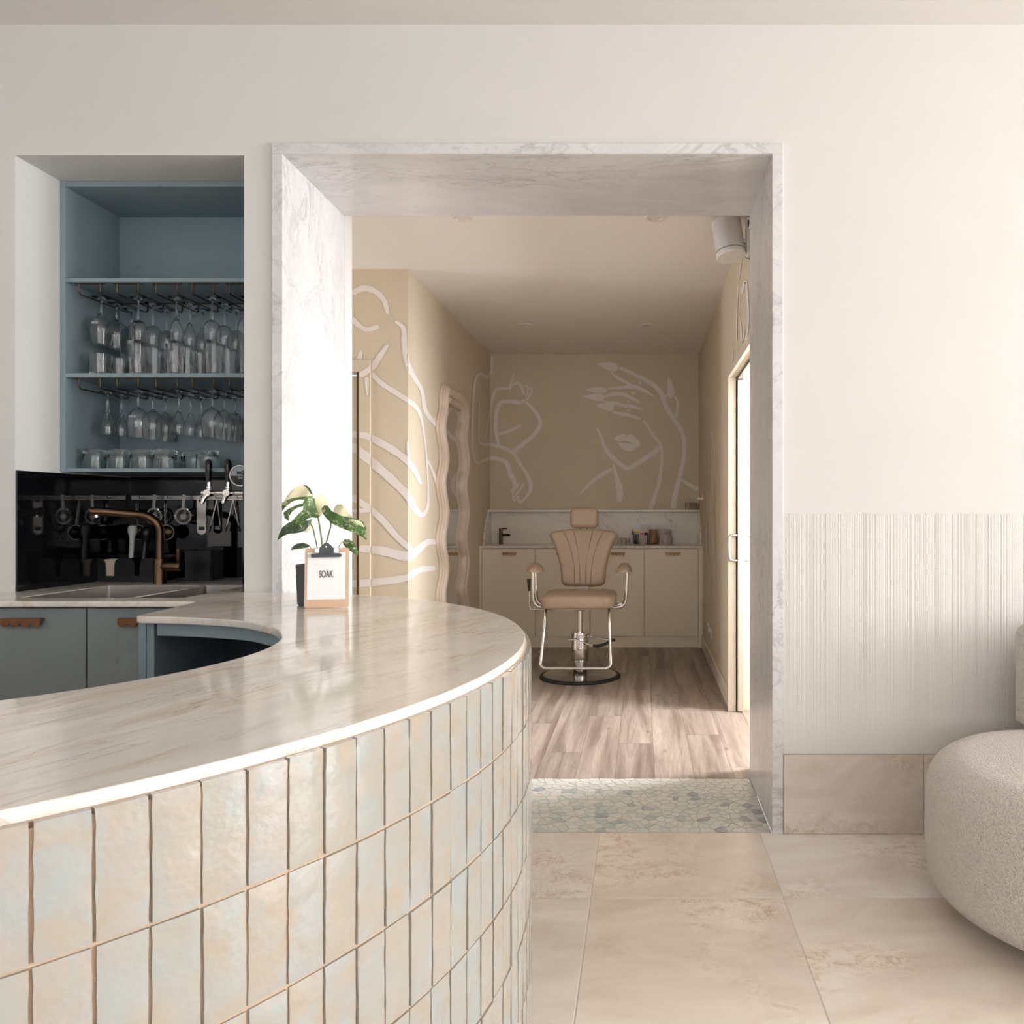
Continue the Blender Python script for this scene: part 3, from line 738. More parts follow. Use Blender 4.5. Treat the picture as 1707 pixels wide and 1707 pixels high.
ap = thing('bar_appliance', (-1.08, 2.45, .08), 'small black appliance with a steel top under the curved worktop', 'appliance')
MB().box(-1.22, -.94, 2.33, 2.58, .081, .70, .008).build('body', blackplastic, ap)
MB().box(-1.20, -.96, 2.35, 2.56, .70, .735, .006).build('lid', steel, ap)
MB().tube([(-1.16, 2.325, .6), (-1.16, 2.31, .6), (-1.0, 2.31, .6), (-1.0, 2.325, .6)], .006, 8).build('handle', steel, ap)

def scallop(w_, h_, lobes=4):
    P = [(-w_ / 2, h_ * .45)] + [(w_ / 2, h_ * .45)]
    n = 32; q = []
    for i in range(n + 1):
        t = i / n; x = w_ / 2 - w_ * t; q.append((x, -h_ * .05 - h_ * .5 * abs(math.sin(math.pi * lobes * t)) ** .7))
    return P + q
def handle(parent, x, y, z, w_, h_, mat, name='handle'):
    m = MB().prism(scallop(w_, h_), lambda u, v_: (x + u, y - .022, z + v_), lambda u, v_: (x + u, y - .018, z + v_))
    m.box(x - w_ / 2, x + w_ / 2, y - .022, y - .0005, z + h_ * .45, z + h_ * .45 + .003)
    return m.build(name, mat, parent)
def cabinet(x0, x1, yf, yb, z0, z1, label, mat, hmat, hx, hz, hw, hh, cat='cabinet', sink=False, hg=.002):
    c = thing('base_cabinet', ((x0 + x1) / 2, (yf + yb) / 2, 0), label, cat)
    m = MB(); t_ = .018
    zs = .68 if sink else z1
    m.box(x0, x0 + t_, yf + .02, yb, 0, zs); m.box(x1 - t_, x1, yf + .02, yb, 0, zs); m.box(x0 + t_, x1 - t_, yf + .02, yb, z0 - .02, z0); m.box(x0 + t_, x1 - t_, yb - .01, yb, z0, zs)
    m.build('body', mat, c)
    MB().box(x0, x1, yf + .012, yf + .0195, 0, z0 - .004).build('kickboard', mat, c)
    d = MB().box(x0 + hg, x1 - hg, yf, yf + .0195, z0, z1 - .004, .0012, 1).build('door', mat, c)
    handle(d, hx, yf, hz, hw, hh, hmat)
    return c
cabinet(-2.83, -2.360, 2.632, 2.895, .1, .8775, 'grey-green base cabinet at the far left end of the sink worktop', greycab, copper, -2.595, .826, .136, .026)
cabinet(-2.3585, -1.888, 2.632, 2.895, .1, .8775, 'grey-green base cabinet with copper scalloped handle under the left sink bowl', greycab, copper, -2.095, .826, .136, .026, sink=True)
cabinet(-1.8865, -1.474, 2.632, 2.895, .1, .8775, 'grey-green base cabinet beside the open cabinet, copper handle partly hidden', greycab, copper, -1.70, .826, .136, .026, sink=True)

# sink and tap
sk_ = thing('sink', (-1.9, 2.93, .68), 'undermount stainless steel double sink in the stone worktop', 'sink')
for a, b in SINK:
    a, b = a + .0022, b - .0022; y0, y1 = SY0 + .0022, SY1 - .0022; m = MB(); t_ = .0012; zt = .8985; zb = .70
    R0 = roundrect(a - t_, b + t_, y0 - t_, y1 + t_, .012); R1 = roundrect(a, b, y0, y1, .011); R2 = roundrect(a + .012, b - .012, y0 + .012, y1 - .012, .016)
    m.rings([[(x, y, zb - t_) for x, y in R0], [(x, y, zt) for x, y in R0], [(x, y, zt) for x, y in R1], [(x, y, zb + .012) for x, y in R1], [(x, y, zb) for x, y in R2]])
    m.build('bowl', steel, sk_, smooth=40)
    MB().lathe([(0, .003), (.03, .003), (.036, .001), (.036, 0)], 20, ((a + b) / 2, (y0 + y1) / 2, zb)).build('drain', chrome, sk_, smooth=40)
TY = 3.24; tp = thing('kitchen_tap', ((266.5 - CX) * TY / F, TY, .9), 'brushed copper kitchen tap with swivel spout behind the sink', 'tap')
tx = (266.5 - CX) * TY / F
MB().lathe([(0, 0), (.0245, 0), (.0245, .004), (.0235, .006), (.0235, .102), (.0225, .104), (0, .104)], 28, (tx, TY, .9)).build('base', bronze, tp, smooth=40)
P = [(tx, TY, 1.0), (tx, TY, 1.12)] + [(tx - .075 + .075 * math.cos(math.radians(q)), TY - .02 * (q / 90), 1.12 + .068 * math.sin(math.radians(q)) + .0 * q) for q in range(8, 91, 8)]
P += [(tx - .13, TY - .04, 1.1945), (tx - .19, TY - .075, 1.201), (tx - .222, TY - .098, 1.203)]
MB().tube(P, [.0165] * (len(P) - 2) + [.0165, .0165], 18).build('spout', bronze, tp, smooth=50)
MB().lathe([(0, .0), (.009, 0), (.009, .014), (0, .014)], 14, (tx - .205, TY - .086, 1.178)).build('aerator', chrome, tp, smooth=40)
lv = MB().lathe([(0, 0), (.0185, 0), (.0195, .002), (.0195, .076), (.0185, .078), (0, .078)], 24, (tx + .012, TY, .972), Matrix.Rotation(H, 4, 'Y')).build('lever_body', bronze, tp, smooth=40)
MB().lathe([(0, 0), (.0075, 0), (.0085, .01), (.0095, .012), (.0095, .058), (0, .058)], 16, (tx + .078, TY, .988)).build('lever_pin', bronze, lv, smooth=40)

# black glass behind the sink
sb = thing('splashback', (-1.92, 3.54, .9), 'glossy black glass splashback lining the bar niche', 'splashback')
MB().box(NX0 + .0085, NX1 - .002, 3.537, 3.5445, .9005, 1.36).build('rear_panel', blackglass, sb)
MB().box(NX0 + .0008, NX0 + .008, 2.901, 3.536, .9005, 1.356).build('side_panel', blackglass, sb)
MB().box(NX1 - .0065, NX1 - .001, 2.901, 3.536, .9005, 1.356).build('side_panel', blackglass, sb)

# shelf unit in the niche
CYF, CYB = 3.124, 3.535; sx0, sx1 = NX0 + .002, NX1 - .002
su = thing('glass_shelf_unit', (-1.92, 3.3, 1.361), 'blue-grey open shelf unit built into the bar niche', 'shelf unit')
MB().box(sx0, sx0 + .019, CYF, CYB, 1.3615, 2.533, .0008, 1).build('side_panel', bluecab, su)
MB().box(sx1 - .019, sx1, CYF, CYB, 1.3615, 2.533, .0008, 1).build('side_panel', bluecab, su)
ix0, ix1 = sx0 + .019, sx1 - .019
MB().box(ix0, ix1, CYF, CYB, 2.512, 2.533).build('top_panel', bluecab, su)
MB().box(ix0, ix1, 3.452, CYB, 1.376, 2.512).build('back_panel', bluecab, su)
for z0, z1, nm in ((2.127, 2.144, 'shelf'), (1.743, 1.760, 'shelf'), (1.3615, 1.376, 'bottom_panel')):
    MB().box(ix0, ix1, CYF, 3.452 if nm == 'shelf' else CYB, z0, z1, .0008, 1).build(nm, bluecab, su)

# wire racks
RKX = [-2.240, -2.086, -1.928, -1.780, -1.630]
POS = ['leftmost', 'second', 'middle', 'fourth', 'rightmost']
rk0 = None
for z, row in ((2.127, 'upper'), (1.743, 'lower')):
    for x, ps in zip(RKX, POS):
        lab = f'dark brass wire stemware rack, {ps} under the {row} shelf'
        if rk0 is None:
            rk0 = rk = thing('glass_rack', (x, 3.3, z), lab, 'rack', 'wire stemware racks')
            for sx in (-1, 1):
                X = x + sx * .043
                path = [(X, 3.143, z), (X, 3.143, z - .030), (X, 3.1465, z - .038), (X, 3.155, z - .042), (X, 3.432, z - .042), (X, 3.441, z - .038), (X, 3.444, z - .03), (X, 3.444, z)]
                MB().tube(path, .0028, 8).build('rod', darkbronze, rk, smooth=60)
            MB().box(x - .06, x + .06, 3.138, 3.152, z - .0022, z - .0002).build('mounting_plate', darkbronze, rk)
            MB().box(x - .05, x + .05, 3.437, 3.449, z - .0022, z - .0002).build('mounting_plate', darkbronze, rk)
        else: copytree(rk0, (x, 3.3, z), lab)

# stemware, hung upside down: profiles run from the foot (z = 0) downwards
def stem(name, r_foot, z_stem, outer, th=.0011):
    pr = [(0, 0), (r_foot, -.0006), (r_foot, -.0016), (.012, -.005), (.0045, -.012), (.0033, -.03), (.0033, -z_stem)]
    o_ = pr + [(r, -z) for r, z in outer]; inn = [(max(r - th, 0), -z) for r, z in outer[::-1] if r > .006]
    inn = inn + [(0, -(outer[0][1] + .010))]
    return MB().lathe(o_ + inn, 28)
red_g = stem('red', .036, .062, [(.005, .070), (.018, .078), (.033, .094), (.041, .116), (.0425, .135), (.040, .160), (.0345, .195)])
wht_g = stem('white', .033, .085, [(.004, .092), (.018, .099), (.029, .112), (.0335, .130), (.0335, .15), (.030, .178)])
tul_g = stem('tulip', .031, .060, [(.0045, .068), (.007, .085), (.013, .105), (.021, .123), (.0265, .14), (.027, .152), (.024, .178)])
kinds = {'r': ('wine_glass', red_g, 'large round red wine glass'), 'w': ('wine_glass', wht_g, 'small white wine glass'), 't': ('wine_glass', tul_g, 'slender tulip glass')}
gmesh = {}
DEPTH = ['at the front', 'in the middle', 'at the back']
hung = [('upper', 2.127 - .0392, 'rwtwr', [(3.21, 3.305, 3.40)] * 5), ('lower', 1.743 - .0392, 'trtrt', [(3.25, 3.335, None), (3.21, 3.305, 3.395), (3.225, 3.31, 3.39), (3.21, 3.30, 3.39), (3.225, 3.31, 3.39)])]
for row, z, seq, deps in hung:
    for x, ps, k, ds in zip(RKX, POS, seq, deps):
        for d, dn in zip(ds, DEPTH):
            if d is None: continue
            nm, mbx, txt = kinds[k]
            lab = f'{txt} hanging {dn} of the {ps} {row} rack'
            logo = k == 'r' and dn == 'at the front' and ((row == 'upper' and ps == 'leftmost') or (row == 'lower' and ps == 'second'))
            if logo:
                t = thing(nm, (x, d, z), lab, 'glass', 'hanging stemware')
                o = bpy.data.objects.new('bowl', gmesh[k].data) if k in gmesh else None
                if o is None:
                    o = mbx.build('bowl', glass, None, smooth=50, origin=(0, 0, 0)); gmesh[k] = o
                else: COL.objects.link(o)
                o.location = (0, 0, 0); o.parent = t
                M = Matrix.Translation((x + .002, d - .0425, z - .106)) @ Matrix.Rotation(math.pi, 4, 'Y') @ Matrix.Rotation(H - .28, 4, 'X') @ Matrix.Rotation(0, 4, 'Z')
                M = Matrix.Translation((x + .002, d - .0425, z - .112)) @ Matrix.Rotation(H, 4, 'X') @ Matrix.Rotation(math.pi, 4, 'Z')
                textpart('SOAK', .014, M, frost, t, xs=.8)
                continue
            if k not in gmesh:
                o = mbx.build(nm, glass, None, smooth=50, origin=(0, 0, 0)); gmesh[k] = o
            else:
                o = bpy.data.objects.new(nm, gmesh[k].data); COL.objects.link(o)
            o.location = (x, d, z); tag(o, lab, 'glass', 'hanging stemware')

# tumblers: cut crystal with raised wedges, then plain ones upside down
def cut(r, h, n=14):
    seg = n * 4; zs = [0, .006, .02, .035, .05, .058, h * .75, h]; rs = []
    for z in zs:
        ring = []
        for k in range(seg):
            a = 2 * math.pi * k / seg; amp = .0024 if .004 < z < .055 else (.0008 if z <= .004 else 0)
            sh = z / .05 * math.pi * 2
            ring.append(((r * (.9 + .1 * z / h) + amp * (abs(math.sin(a * n / 2 + sh)) - .5) + amp * .6 * (abs(math.sin(a * n / 2 - sh)) - .5)) * math.cos(a),
                         (r * (.9 + .1 * z / h) + amp * (abs(math.sin(a * n / 2 + sh)) - .5)) * math.sin(a), z))
        rs.append(ring)
    for z, q in ((h, r - .0022), (h * .5, r * .95 - .003), (.012, r * .9 - .005), (.010, .004)): rs.append([(q * math.cos(2 * math.pi * k / seg), q * math.sin(2 * math.pi * k / seg), z) for k in range(seg)])
    return MB().rings(rs)
tall = cut(.0365, .131); short = cut(.041, .089); tmesh = {}
spots = [('s', -2.235, 3.20, 'frontmost of the short ones'), ('s', -2.225, 3.30, 'second of the short ones'), ('s', -2.22, 3.395, 'rearmost of the short ones'),
         ('h', -2.08, 3.20, 'front of the tall row under the second rack'), ('h', -2.07, 3.295, 'middle of the tall row under the second rack'), ('h', -2.06, 3.39, 'back of the tall row under the second rack'),
         ('h', -1.925, 3.20, 'front of the tall row under the middle rack'), ('h', -1.93, 3.295, 'middle of the tall row under the middle rack'), ('h', -1.93, 3.39, 'back of the tall row under the middle rack'),
         ('h', -1.765, 3.20, 'front of the tall row under the fourth rack'), ('h', -1.765, 3.31, 'back of the tall row under the fourth rack'), ('h', -1.625, 3.20, 'rightmost, half hidden by the wall')]
for k, x, y, wh in spots:
    nm = 'highball_glass' if k == 'h' else 'cut_tumbler'
    if k not in tmesh: o = (tall if k == 'h' else short).build(nm, cutglass, None, smooth=35, origin=(0, 0, 0)); tmesh[k] = o
    else: o = bpy.data.objects.new(nm, tmesh[k].data); COL.objects.link(o)
    o.location = (x, y, 1.7605); tag(o, ('tall' if k == 'h' else 'short') + f' cut-crystal glass, {wh}', 'glass', 'cut crystal glasses')
jar = MB().lathe([(0, .082), (.030, .082), (.040, .080), (.044, .075), (.044, .066), (.041, .058), (.0425, .03), (.045, .001), (.044, 0), (.0425, .001), (.0395, .03), (.037, .062), (0, .064)], 28)
jm = None
for x, y, wh in ((-2.258, 3.20, 'first from the left'), (-2.158, 3.20, 'second from the left'), (-2.063, 3.20, 'third from the left'), (-1.968, 3.20, 'fourth from the left'),
                 (-1.905, 3.30, 'fifth, set further back'), (-1.80, 3.21, 'rightmost, beside the beer taps'), (-2.235, 3.31, 'rear row, leftmost'), (-2.12, 3.31, 'rear row, second'), (-2.01, 3.31, 'rear row, third')):
    if jm is None: o = jm = jar.build('tumbler', tealglass, None, smooth=40, origin=(0, 0, 0))
    else: o = bpy.data.objects.new('tumbler', jm.data); COL.objects.link(o)
    o.location = (x, y, 1.3765); tag(o, f'clear thick-based tumbler turned upside down, {wh}', 'glass', 'upturned tumblers on the bottom shelf')

# ------------------------------------------------------------------ beer font
FYT = 3.1; bf = thing('beer_font', (-1.545, FYT + .03, .9), 'chrome beer font with two black tap handles and a round badge', 'beer tap')
MB().lathe([(0, 0), (.045, 0), (.045, .008), (.025, .014), (.022, .02), (.022, .40), (0, .405)], 24, (-1.545, FYT + .03, .9)).build('column', chrome, bf, smooth=40)
zb = EYE - (822 - CY) * FYT / F
MB().tube([(-1.545, FYT + .03, zb), (-1.60, FYT + .02, zb), (-1.77, FYT + .02, zb)], .0105, 14).build('arm', chrome, bf, smooth=40)
for px, tilt in ((349, .35), (381, .1)):
    x = (px - CX) * FYT / F
    tb = MB().lathe([(0, 0), (.014, 0), (.014, .03), (.011, .034), (.011, .05), (0, .05)], 16, (x, FYT - .02, zb), Matrix.Rotation(-H, 4, 'X')).build('tap_body', chrome, bf, smooth=40)
    MB().tube([(x, FYT - .01, zb - .004), (x - .004 - tilt * .02, FYT - .018, zb - .022), (x - .006 - tilt * .03, FYT - .024, zb - .042)], [.011, .0095, .007], 12).build('nozzle', chrome, tb, smooth=40)
    MB().lathe([(0, 0), (.012, 0), (.012, .01), (.009, .012), (.012, .014), (.012, .02), (.0085, .022), (.0085, .038), (0, .038)], 16, (x, FYT, zb + .006)).build('collar', chrome, tb, smooth=40)
    MB().lathe([(0, 0), (.008, 0), (.0095, .012), (.0125, .045), (.0138, .07), (.0125, .084), (.008, .092), (0, .0945)], 20, (x - .003, FYT, zb + .042)).build('tap_handle', glossblack, bf, smooth=60)
bx_, bz_ = (404 - CX) * FYT / F, EYE - (793 - CY) * FYT / F
My = Matrix.Rotation(H, 4, 'X')
bd = MB().lathe([(0, .006), (.036, .006), (.0385, .010), (.042, .010), (.044, .006), (.044, -.006), (0, -.006)], 40, (bx_, FYT - .01, bz_), My).build('badge', steel, bf, smooth=40)
up = [(x, y) for x, y in arc(0, 0, .037, 1, 179, 30)]; lo = [(x, y) for x, y in arc(0, 0, .037, 181, 359, 30)]
for poly, mt, nm in ((up, badgeblue, 'badge_upper_field'), (lo, blackplastic, 'badge_lower_field')):
    MB().prism(poly, lambda u, v_: (bx_ + u, FYT - .0165, bz_ + v_), lambda u, v_: (bx_ + u, FYT - .0175, bz_ + v_)).build(nm, mt, bd)
Mt = Matrix.Translation((bx_ + .008, FYT - .0182, bz_ + .010)) @ Matrix.Rotation(H, 4, 'X'); textpart('MOR', .0175, Mt, glossblack, bd, xs=1.05, bold=.0006)
Mt = Matrix.Translation((bx_ + .004, FYT - .0182, bz_ - .009)) @ Matrix.Rotation(H, 4, 'X') @ Matrix.Shear('XZ', 4, (0, 0)); textpart('Spark', .0115, Mt, frost, bd, xs=.9)
MB().tube([(bx_ + .006, FYT, bz_ - .044), (bx_ + .012, FYT + .01, zb)], .007, 10).build('badge_stem', chrome, bf)

# rail with bar tools
RY = 3.5
rl = thing('tool_rail', (-1.95, RY, 1.24), 'slim rail with hooks, its bar standing in for reflected lines on the black splashback', 'rail')
MB().box(NX0 + .02, NX1 - .05, RY + .028, RY + .034, 1.255, 1.275, .001, 1).build('bar', steel, rl)  # grey bar stands in for pale lines reflected in the glass
for px in (234, 260, 281, 308, 337, 361, 381, 397):
    x = (px - CX) * RY / F; MB().tube([(x, RY + .03, 1.265), (x, RY - .004, 1.262), (x, RY - .008, 1.27)], .0022, 6).build('hook', blackplastic, rl)
def strainer(px, lab):
    x, z = (px - CX) * RY / F, EYE - (860.5 - CY) * RY / F
    t = thing('cocktail_strainer', (x, RY - .006, z), lab, 'strainer', 'cocktail strainers')
    m = MB(); m.lathe([(.030, -.001), (.038, -.001), (.038, .001), (.030, .001), (.030, -.001)], 32, (x, RY - .006, z), My); m.build('rim', steel, t, smooth=40)
    m = MB(); r_ = random.Random(px)
    m.lathe([(0, -.0006), (.014, -.0006), (.014, .0006), (0, .0006)], 20, (x, RY - .006, z - .003), My)
    for k in range(18):
        a = 2 * math.pi * k / 18; c_, s_ = math.cos(a), math.sin(a)
        m.tube([(x + .013 * c_, RY - .006, z + .013 * s_), (x + .031 * c_, RY - .006, z + .031 * s_)], .0022, 5)
    m.build('plate', steel, t)
    P = [(x + .045 * math.sin(q), RY - .011, z + .045 * -math.cos(q)) for q in []]
    co = [(x + .0365 * math.cos(q / 60 * 2 * math.pi) , RY - .009 + .0035 * math.cos(q * 1.9), z + .0365 * math.sin(q / 60 * 2 * math.pi) + .0035 * math.sin(q * 1.9)) for q in range(20, 71)]
    MB().tube(co, .0014, 5).build('spring', chrome, t)
    m = MB(); m.tube([(x - .038, RY - .006, z + .004), (x - .048, RY - .006, z + .005)], .004, 8); m.tube([(x + .038, RY - .006, z + .004), (x + .048, RY - .006, z + .005)], .004, 8); m.build('ears', steel, t)
    MB().prism([(-.006, 0), (.006, 0), (.0095, .06), (-.003, .062)], lambda u, v_: (x + u, RY - .008, z + .036 + v_), lambda u, v_: (x + u, RY - .005, z + .036 + v_)).build('handle', steel, t)
strainer(258, 'round cocktail strainer hanging just behind the copper tap spout')
strainer(307, 'round cocktail strainer hanging right of the copper tap')
def sieve(px, lab):
    x, z = (px - CX) * RY / F, EYE - (887 - CY) * RY / F
    t = thing('fine_sieve', (x, RY - .02, z), lab, 'sieve', 'fine cocktail sieves')
    MB().tube([(x + .032 * math.cos(q * math.pi / 16), RY - .02, z + .032 * math.sin(q * math.pi / 16)) for q in range(33)], .0016, 6, False).build('rim', chrome, t)
    MB().lathe([(.031, 0), (.027, .012), (.017, .024), (.006, .03), (0, .031), (0, .030), (.006, .029), (.017, .023), (.026, .012), (.0302, 0)], 20, (x, RY - .02, z), Matrix.Rotation(-H, 4, 'X') @ Matrix.Scale(-.6, 4, (0, 0, 1))).build('mesh_bowl', darkbronze, t, smooth=40)
    m = MB()
    for d in (-.0045, .0045): m.tube([(x - .004 + d, RY - .02, z + .031), (x - .012 + d, RY - .012, z + .13)], .0016, 6)
    m.build('handle', chrome, t)
sieve(236, 'fine wire sieve hanging left of the copper tap column'); sieve(283, 'fine wire sieve hanging right of the copper tap column')
# bottle opener blade
ox, oz = (336 - CX) * 3.47 / F, EYE - (858.5 - CY) * 3.47 / F
def ring_(w_, h_, n=10): return arc(0, h_ - w_, w_, 0, 180, n) + arc(0, -h_ + w_, w_, 180, 360, n)
cu = bpy.data.curves.new('opener', 'CURVE'); cu.dimensions = '2D'; cu.fill_mode = 'BOTH'; cu.extrude = .001
for poly in (ring_(.0205, .088), arc(0, .070, .0145, 0, 345, 20), roundrect(-.014, .014, -.068, -.052, .003, 3)):
    sp = cu.splines.new('POLY'); sp.points.add(len(poly) - 1); sp.use_cyclic_u = True
    for q, (x, y) in zip(sp.points, poly): q.co = (x, y, 0, 1)
t = bpy.data.objects.new('opener', cu); COL.objects.link(t); me = bpy.data.meshes.new_from_object(t.evaluated_get(bpy.context.evaluated_depsgraph_get())); bpy.data.objects.remove(t)
tag(MB().add([(ox + q.co.x, 3.47 + q.co.z, oz + q.co.y) for q in me.vertices], [tuple(p.vertices) for p in me.polygons]).build('bottle_opener', steel), 'flat steel bar blade bottle opener hanging below the beer taps', 'bottle opener')
for k, (p0, a, b) in enumerate(((362, 349, 369), (389, 376, 401))):
    top = U(p0, 833, 3.45); t = thing('ice_tongs', top, 'slim steel ice tongs hanging ' + ('right beside the bar blade' if k == 0 else 'farthest right by the wall'), 'tongs', 'ice tongs')
    for e, dy in ((a, 0), (b, 0.01)):
        q = U(e, 887, 3.45 + dy); mid = top.lerp(q, .8)
        MB().tube([top, mid], .0032, 6).build('arm', steel, t); MB().tube([mid, q], [.0042, .003], 6).build('grip', blackplastic, t)
# napkin caddy
def caddy(x0, x1, y0, y1, zt, lab, notch):
    c = thing('bar_caddy', ((x0 + x1) / 2, (y0 + y1) / 2, .9), lab, 'caddy')
    cu = bpy.data.curves.new('caddy', 'CURVE'); cu.dimensions = '2D'; cu.fill_mode = 'BOTH'; cu.extrude = .002
    P = [(x0 + .006, .902)] + [(x1 - .006, .902), (x1, zt)]
    for (a, b) in notch[::-1]: P += [(b + .016, zt), (b + .004, zt - .010), (b, zt - .024), (b - .002, zt - .075), (a + .002, zt - .075), (a, zt - .024), (a - .004, zt - .010), (a - .016, zt)]
    P += [(x0, zt)]
    sp = cu.splines.new('POLY'); sp.points.add(len(P) - 1); sp.use_cyclic_u = True
    for q, (x, y) in zip(sp.points, P): q.co = (x, y, 0, 1)
    t = bpy.data.objects.new('caddy', cu); COL.objects.link(t); me = bpy.data.meshes.new_from_object(t.evaluated_get(bpy.context.evaluated_depsgraph_get())); bpy.data.objects.remove(t)
    MB().add([(q.co.x, y0 + q.co.z, q.co.y) for q in me.vertices], [tuple(p.vertices) for p in me.polygons]).build('front_panel', blackplastic, c)
    m = MB(); m.box(x0, x0 + .003, y0 + .002, y1, .902, zt); m.box(x1 - .003, x1, y0 + .002, y1, .902, zt); m.box(x0, x1, y1 - .003, y1, .902, zt + .01); m.box(x0, x1, y0 + .002, y1, .9005, .903); m.box((x0 + x1) / 2, (x0 + x1) / 2 + .003, y0 + .003, y1 - .003, .903, zt)
    m.build('tray', blackplastic, c); return c
CYd = 3.33; cx0, cx1 = (157 - CX) * CYd / F, (262 - CX) * CYd / F; zt = EYE - (931 - CY) * CYd / F
n0, n1 = (175.5 - CX) * CYd / F, (191.5 - CX) * CYd / F
caddy(cx0, cx1, CYd, 3.47, zt, 'black napkin caddy with two notches left of the copper tap', [(n0, n1), ((224.5 - CX) * CYd / F, (233.5 - CX) * CYd / F)])
m = MB()
for k in range(12): m.box(n0 - .012, n1 + .02, CYd + .008 + k * .0045, CYd + .011 + k * .0045, .9035, zt - .004 - .0005 * (k % 3), .001, 1)
tag(m.build('napkin_stack', napkin), 'stack of cream paper napkins in the black caddy', 'napkins')
caddy((308 - CX) * 3.38 / F, (352 - CX) * 3.38 / F, 3.38, 3.48, EYE - (918 - CY) * 3.38 / F, 'plain black bar caddy right of the copper tap', [])
t = thing('muddler', U(218, 934, 3.40), 'white plastic muddler leaning in the black napkin caddy', 'muddler')
a, b = U(217, 962, 3.385), U(221.5, 876, 3.405); d = b - a
MB().tube([a + d * q for q in (0, .2, .5, .75, .80, .87, .93, .98, 1.0)], [.0085, .0085, .0095, .0105, .013, .0185, .019, .0175, .011], 18).build('handle', white, t, smooth=60)
t = thing('muddler', U(238, 934, 3.41), 'black muddler leaning in the napkin caddy beside the copper tap', 'muddler')
a, b = U(236, 962, 3.42), U(246, 878, 3.445); d = b - a
MB().tube([a + d * q for q in (0, .3, .66, .72, .78, .88, .96, 1.0)], [.012, .0125, .013, .0145, .022, .026, .023, .012], 18).build('handle', blackplastic, t, smooth=60)

# ------------------------------------------------------------------ plant, pot and clipboard on the bar
PY = 2.515; pxc = (527 - CX) * PY / F
pot = thing('potted_monstera', (pxc, PY, .9), 'variegated monstera in a charcoal pot standing behind the clipboard', 'plant')
MB().lathe([(0, 0), (.052, 0), (.0565, .004), (.0615, .128), (.0605, .130), (.057, .130), (.055, .122), (.05, .02), (0, .018)], 36, (pxc, PY, .9005)).build('pot', greypot, pot, smooth=40)
MB().lathe([(0, .112), (.055, .110), (.0545, .100), (0, .1)], 24, (pxc, PY, .9005)).build('soil', soil, pot)
def cp(x, y, Y): return U(430 + x / 5.886, 760 + y / 5.886, Y)
def leaf(name, polys, Y0, tx_, ty_, cur, c0):
    root = None
    for poly, mt in polys:
        b = bmesh.new(); vs = [b.verts.new((x, y, 0)) for x, y in poly]; b.faces.new(vs)
        bmesh.ops.triangulate(b, faces=b.faces[:])
        for _ in range(2): bmesh.ops.subdivide_edges(b, edges=b.edges[:], cuts=1, use_grid_fill=True)
        bmesh.ops.triangulate(b, faces=b.faces[:])
        b.verts.index_update(); A, B = [], []
        for q in b.verts:
            dx, dy = (q.co.x - c0[0]) / 300, (q.co.y - c0[1]) / 300
            Y = Y0 + tx_ * dx + ty_ * dy + cur * (dx * dx + dy * dy) + .004 * math.sin(dx * 9 + dy * 6)
            A.append(cp(q.co.x, q.co.y, Y)); B.append(cp(q.co.x, q.co.y, Y + .0007))
        n = len(A); fs = [[v_.index for v_ in f.verts] for f in b.faces]
        bd_ = [(e.verts[0].index, e.verts[1].index) for e in b.edges if len(e.link_faces) == 1]
        m = MB().add(A + B, fs + [[i + n for i in f[::-1]] for f in fs] + [(i, j, j + n, i + n) for i, j in bd_]); b.free()
        o = m.build(name if root is None else 'pale_half', mt, pot if root is None else root, smooth=60); root = root or o
leaf('leaf', [([(540, 388), (480, 395), (400, 405), (330, 415), (240, 453), (232, 500), (240, 542), (272, 500), (330, 450), (400, 427), (455, 430), (442, 462), (380, 482), (310, 512), (248, 557), (262, 610), (303, 640), (306, 590), (340, 540), (400, 502), (446, 495), (440, 530), (400, 570), (350, 620), (320, 650), (380, 680), (420, 700), (432, 722), (442, 662), (480, 622), (530, 602), (580, 610), (602, 590), (590, 550), (562, 490), (545, 440)], leafg),
              ([(540, 390), (510, 365), (485, 325), (465, 300), (440, 286), (390, 295), (340, 330), (300, 375), (258, 443), (330, 417), (400, 408), (480, 398)], leafc),
              ([(541, 390), (532, 360), (512, 318), (480, 290), (441, 286), (468, 302), (488, 327), (514, 368)], leafd)], 2.47, .05, -.03, .05, (540, 400))
leaf('leaf', [([(528, 432), (560, 402), (610, 367), (645, 370), (670, 402), (690, 450), (702, 480), (660, 500), (640, 522), (622, 580), (600, 603), (612, 540), (590, 500), (560, 462)], leafc)], 2.49, .04, .02, .1, (560, 430))
leaf('leaf', [([(650, 485), (690, 490), (722, 540), (770, 562), (830, 590), (900, 602), (960, 616), (1030, 640), (1060, 700), (1071, 760), (1066, 838), (1030, 800), (960, 762), (880, 732), (800, 702), (722, 662), (670, 612), (640, 572), (622, 520)], leafg),
              ([(742, 548), (750, 500), (780, 475), (820, 475), (862, 520), (900, 570), (935, 605), (880, 602), (820, 590), (780, 567)], leafc), ([(880, 628), (940, 622), (1010, 645), (1045, 690), (1040, 700), (1000, 680), (930, 650)], leafc)], 2.475, -.05, -.02, .04, (660, 520))
leaf('leaf', [([(190, 828), (205, 770), (240, 700), (300, 655), (350, 648), (400, 645), (450, 640), (500, 628), (532, 616), (522, 660), (500, 690), (460, 735), (420, 750), (370, 760), (300, 765), (250, 785)], leafd),
              ([(522, 662), (546, 664), (525, 712), (480, 747), (440, 750), (470, 728), (502, 692)], leafc)], 2.545, .04, -.02, .05, (480, 690))
leaf('leaf', [([(317, 926), (340, 890), (380, 862), (440, 852), (490, 866), (511, 885), (490, 900), (430, 910), (370, 916)], leafd)], 2.52, .03, 0, .1, (500, 885))
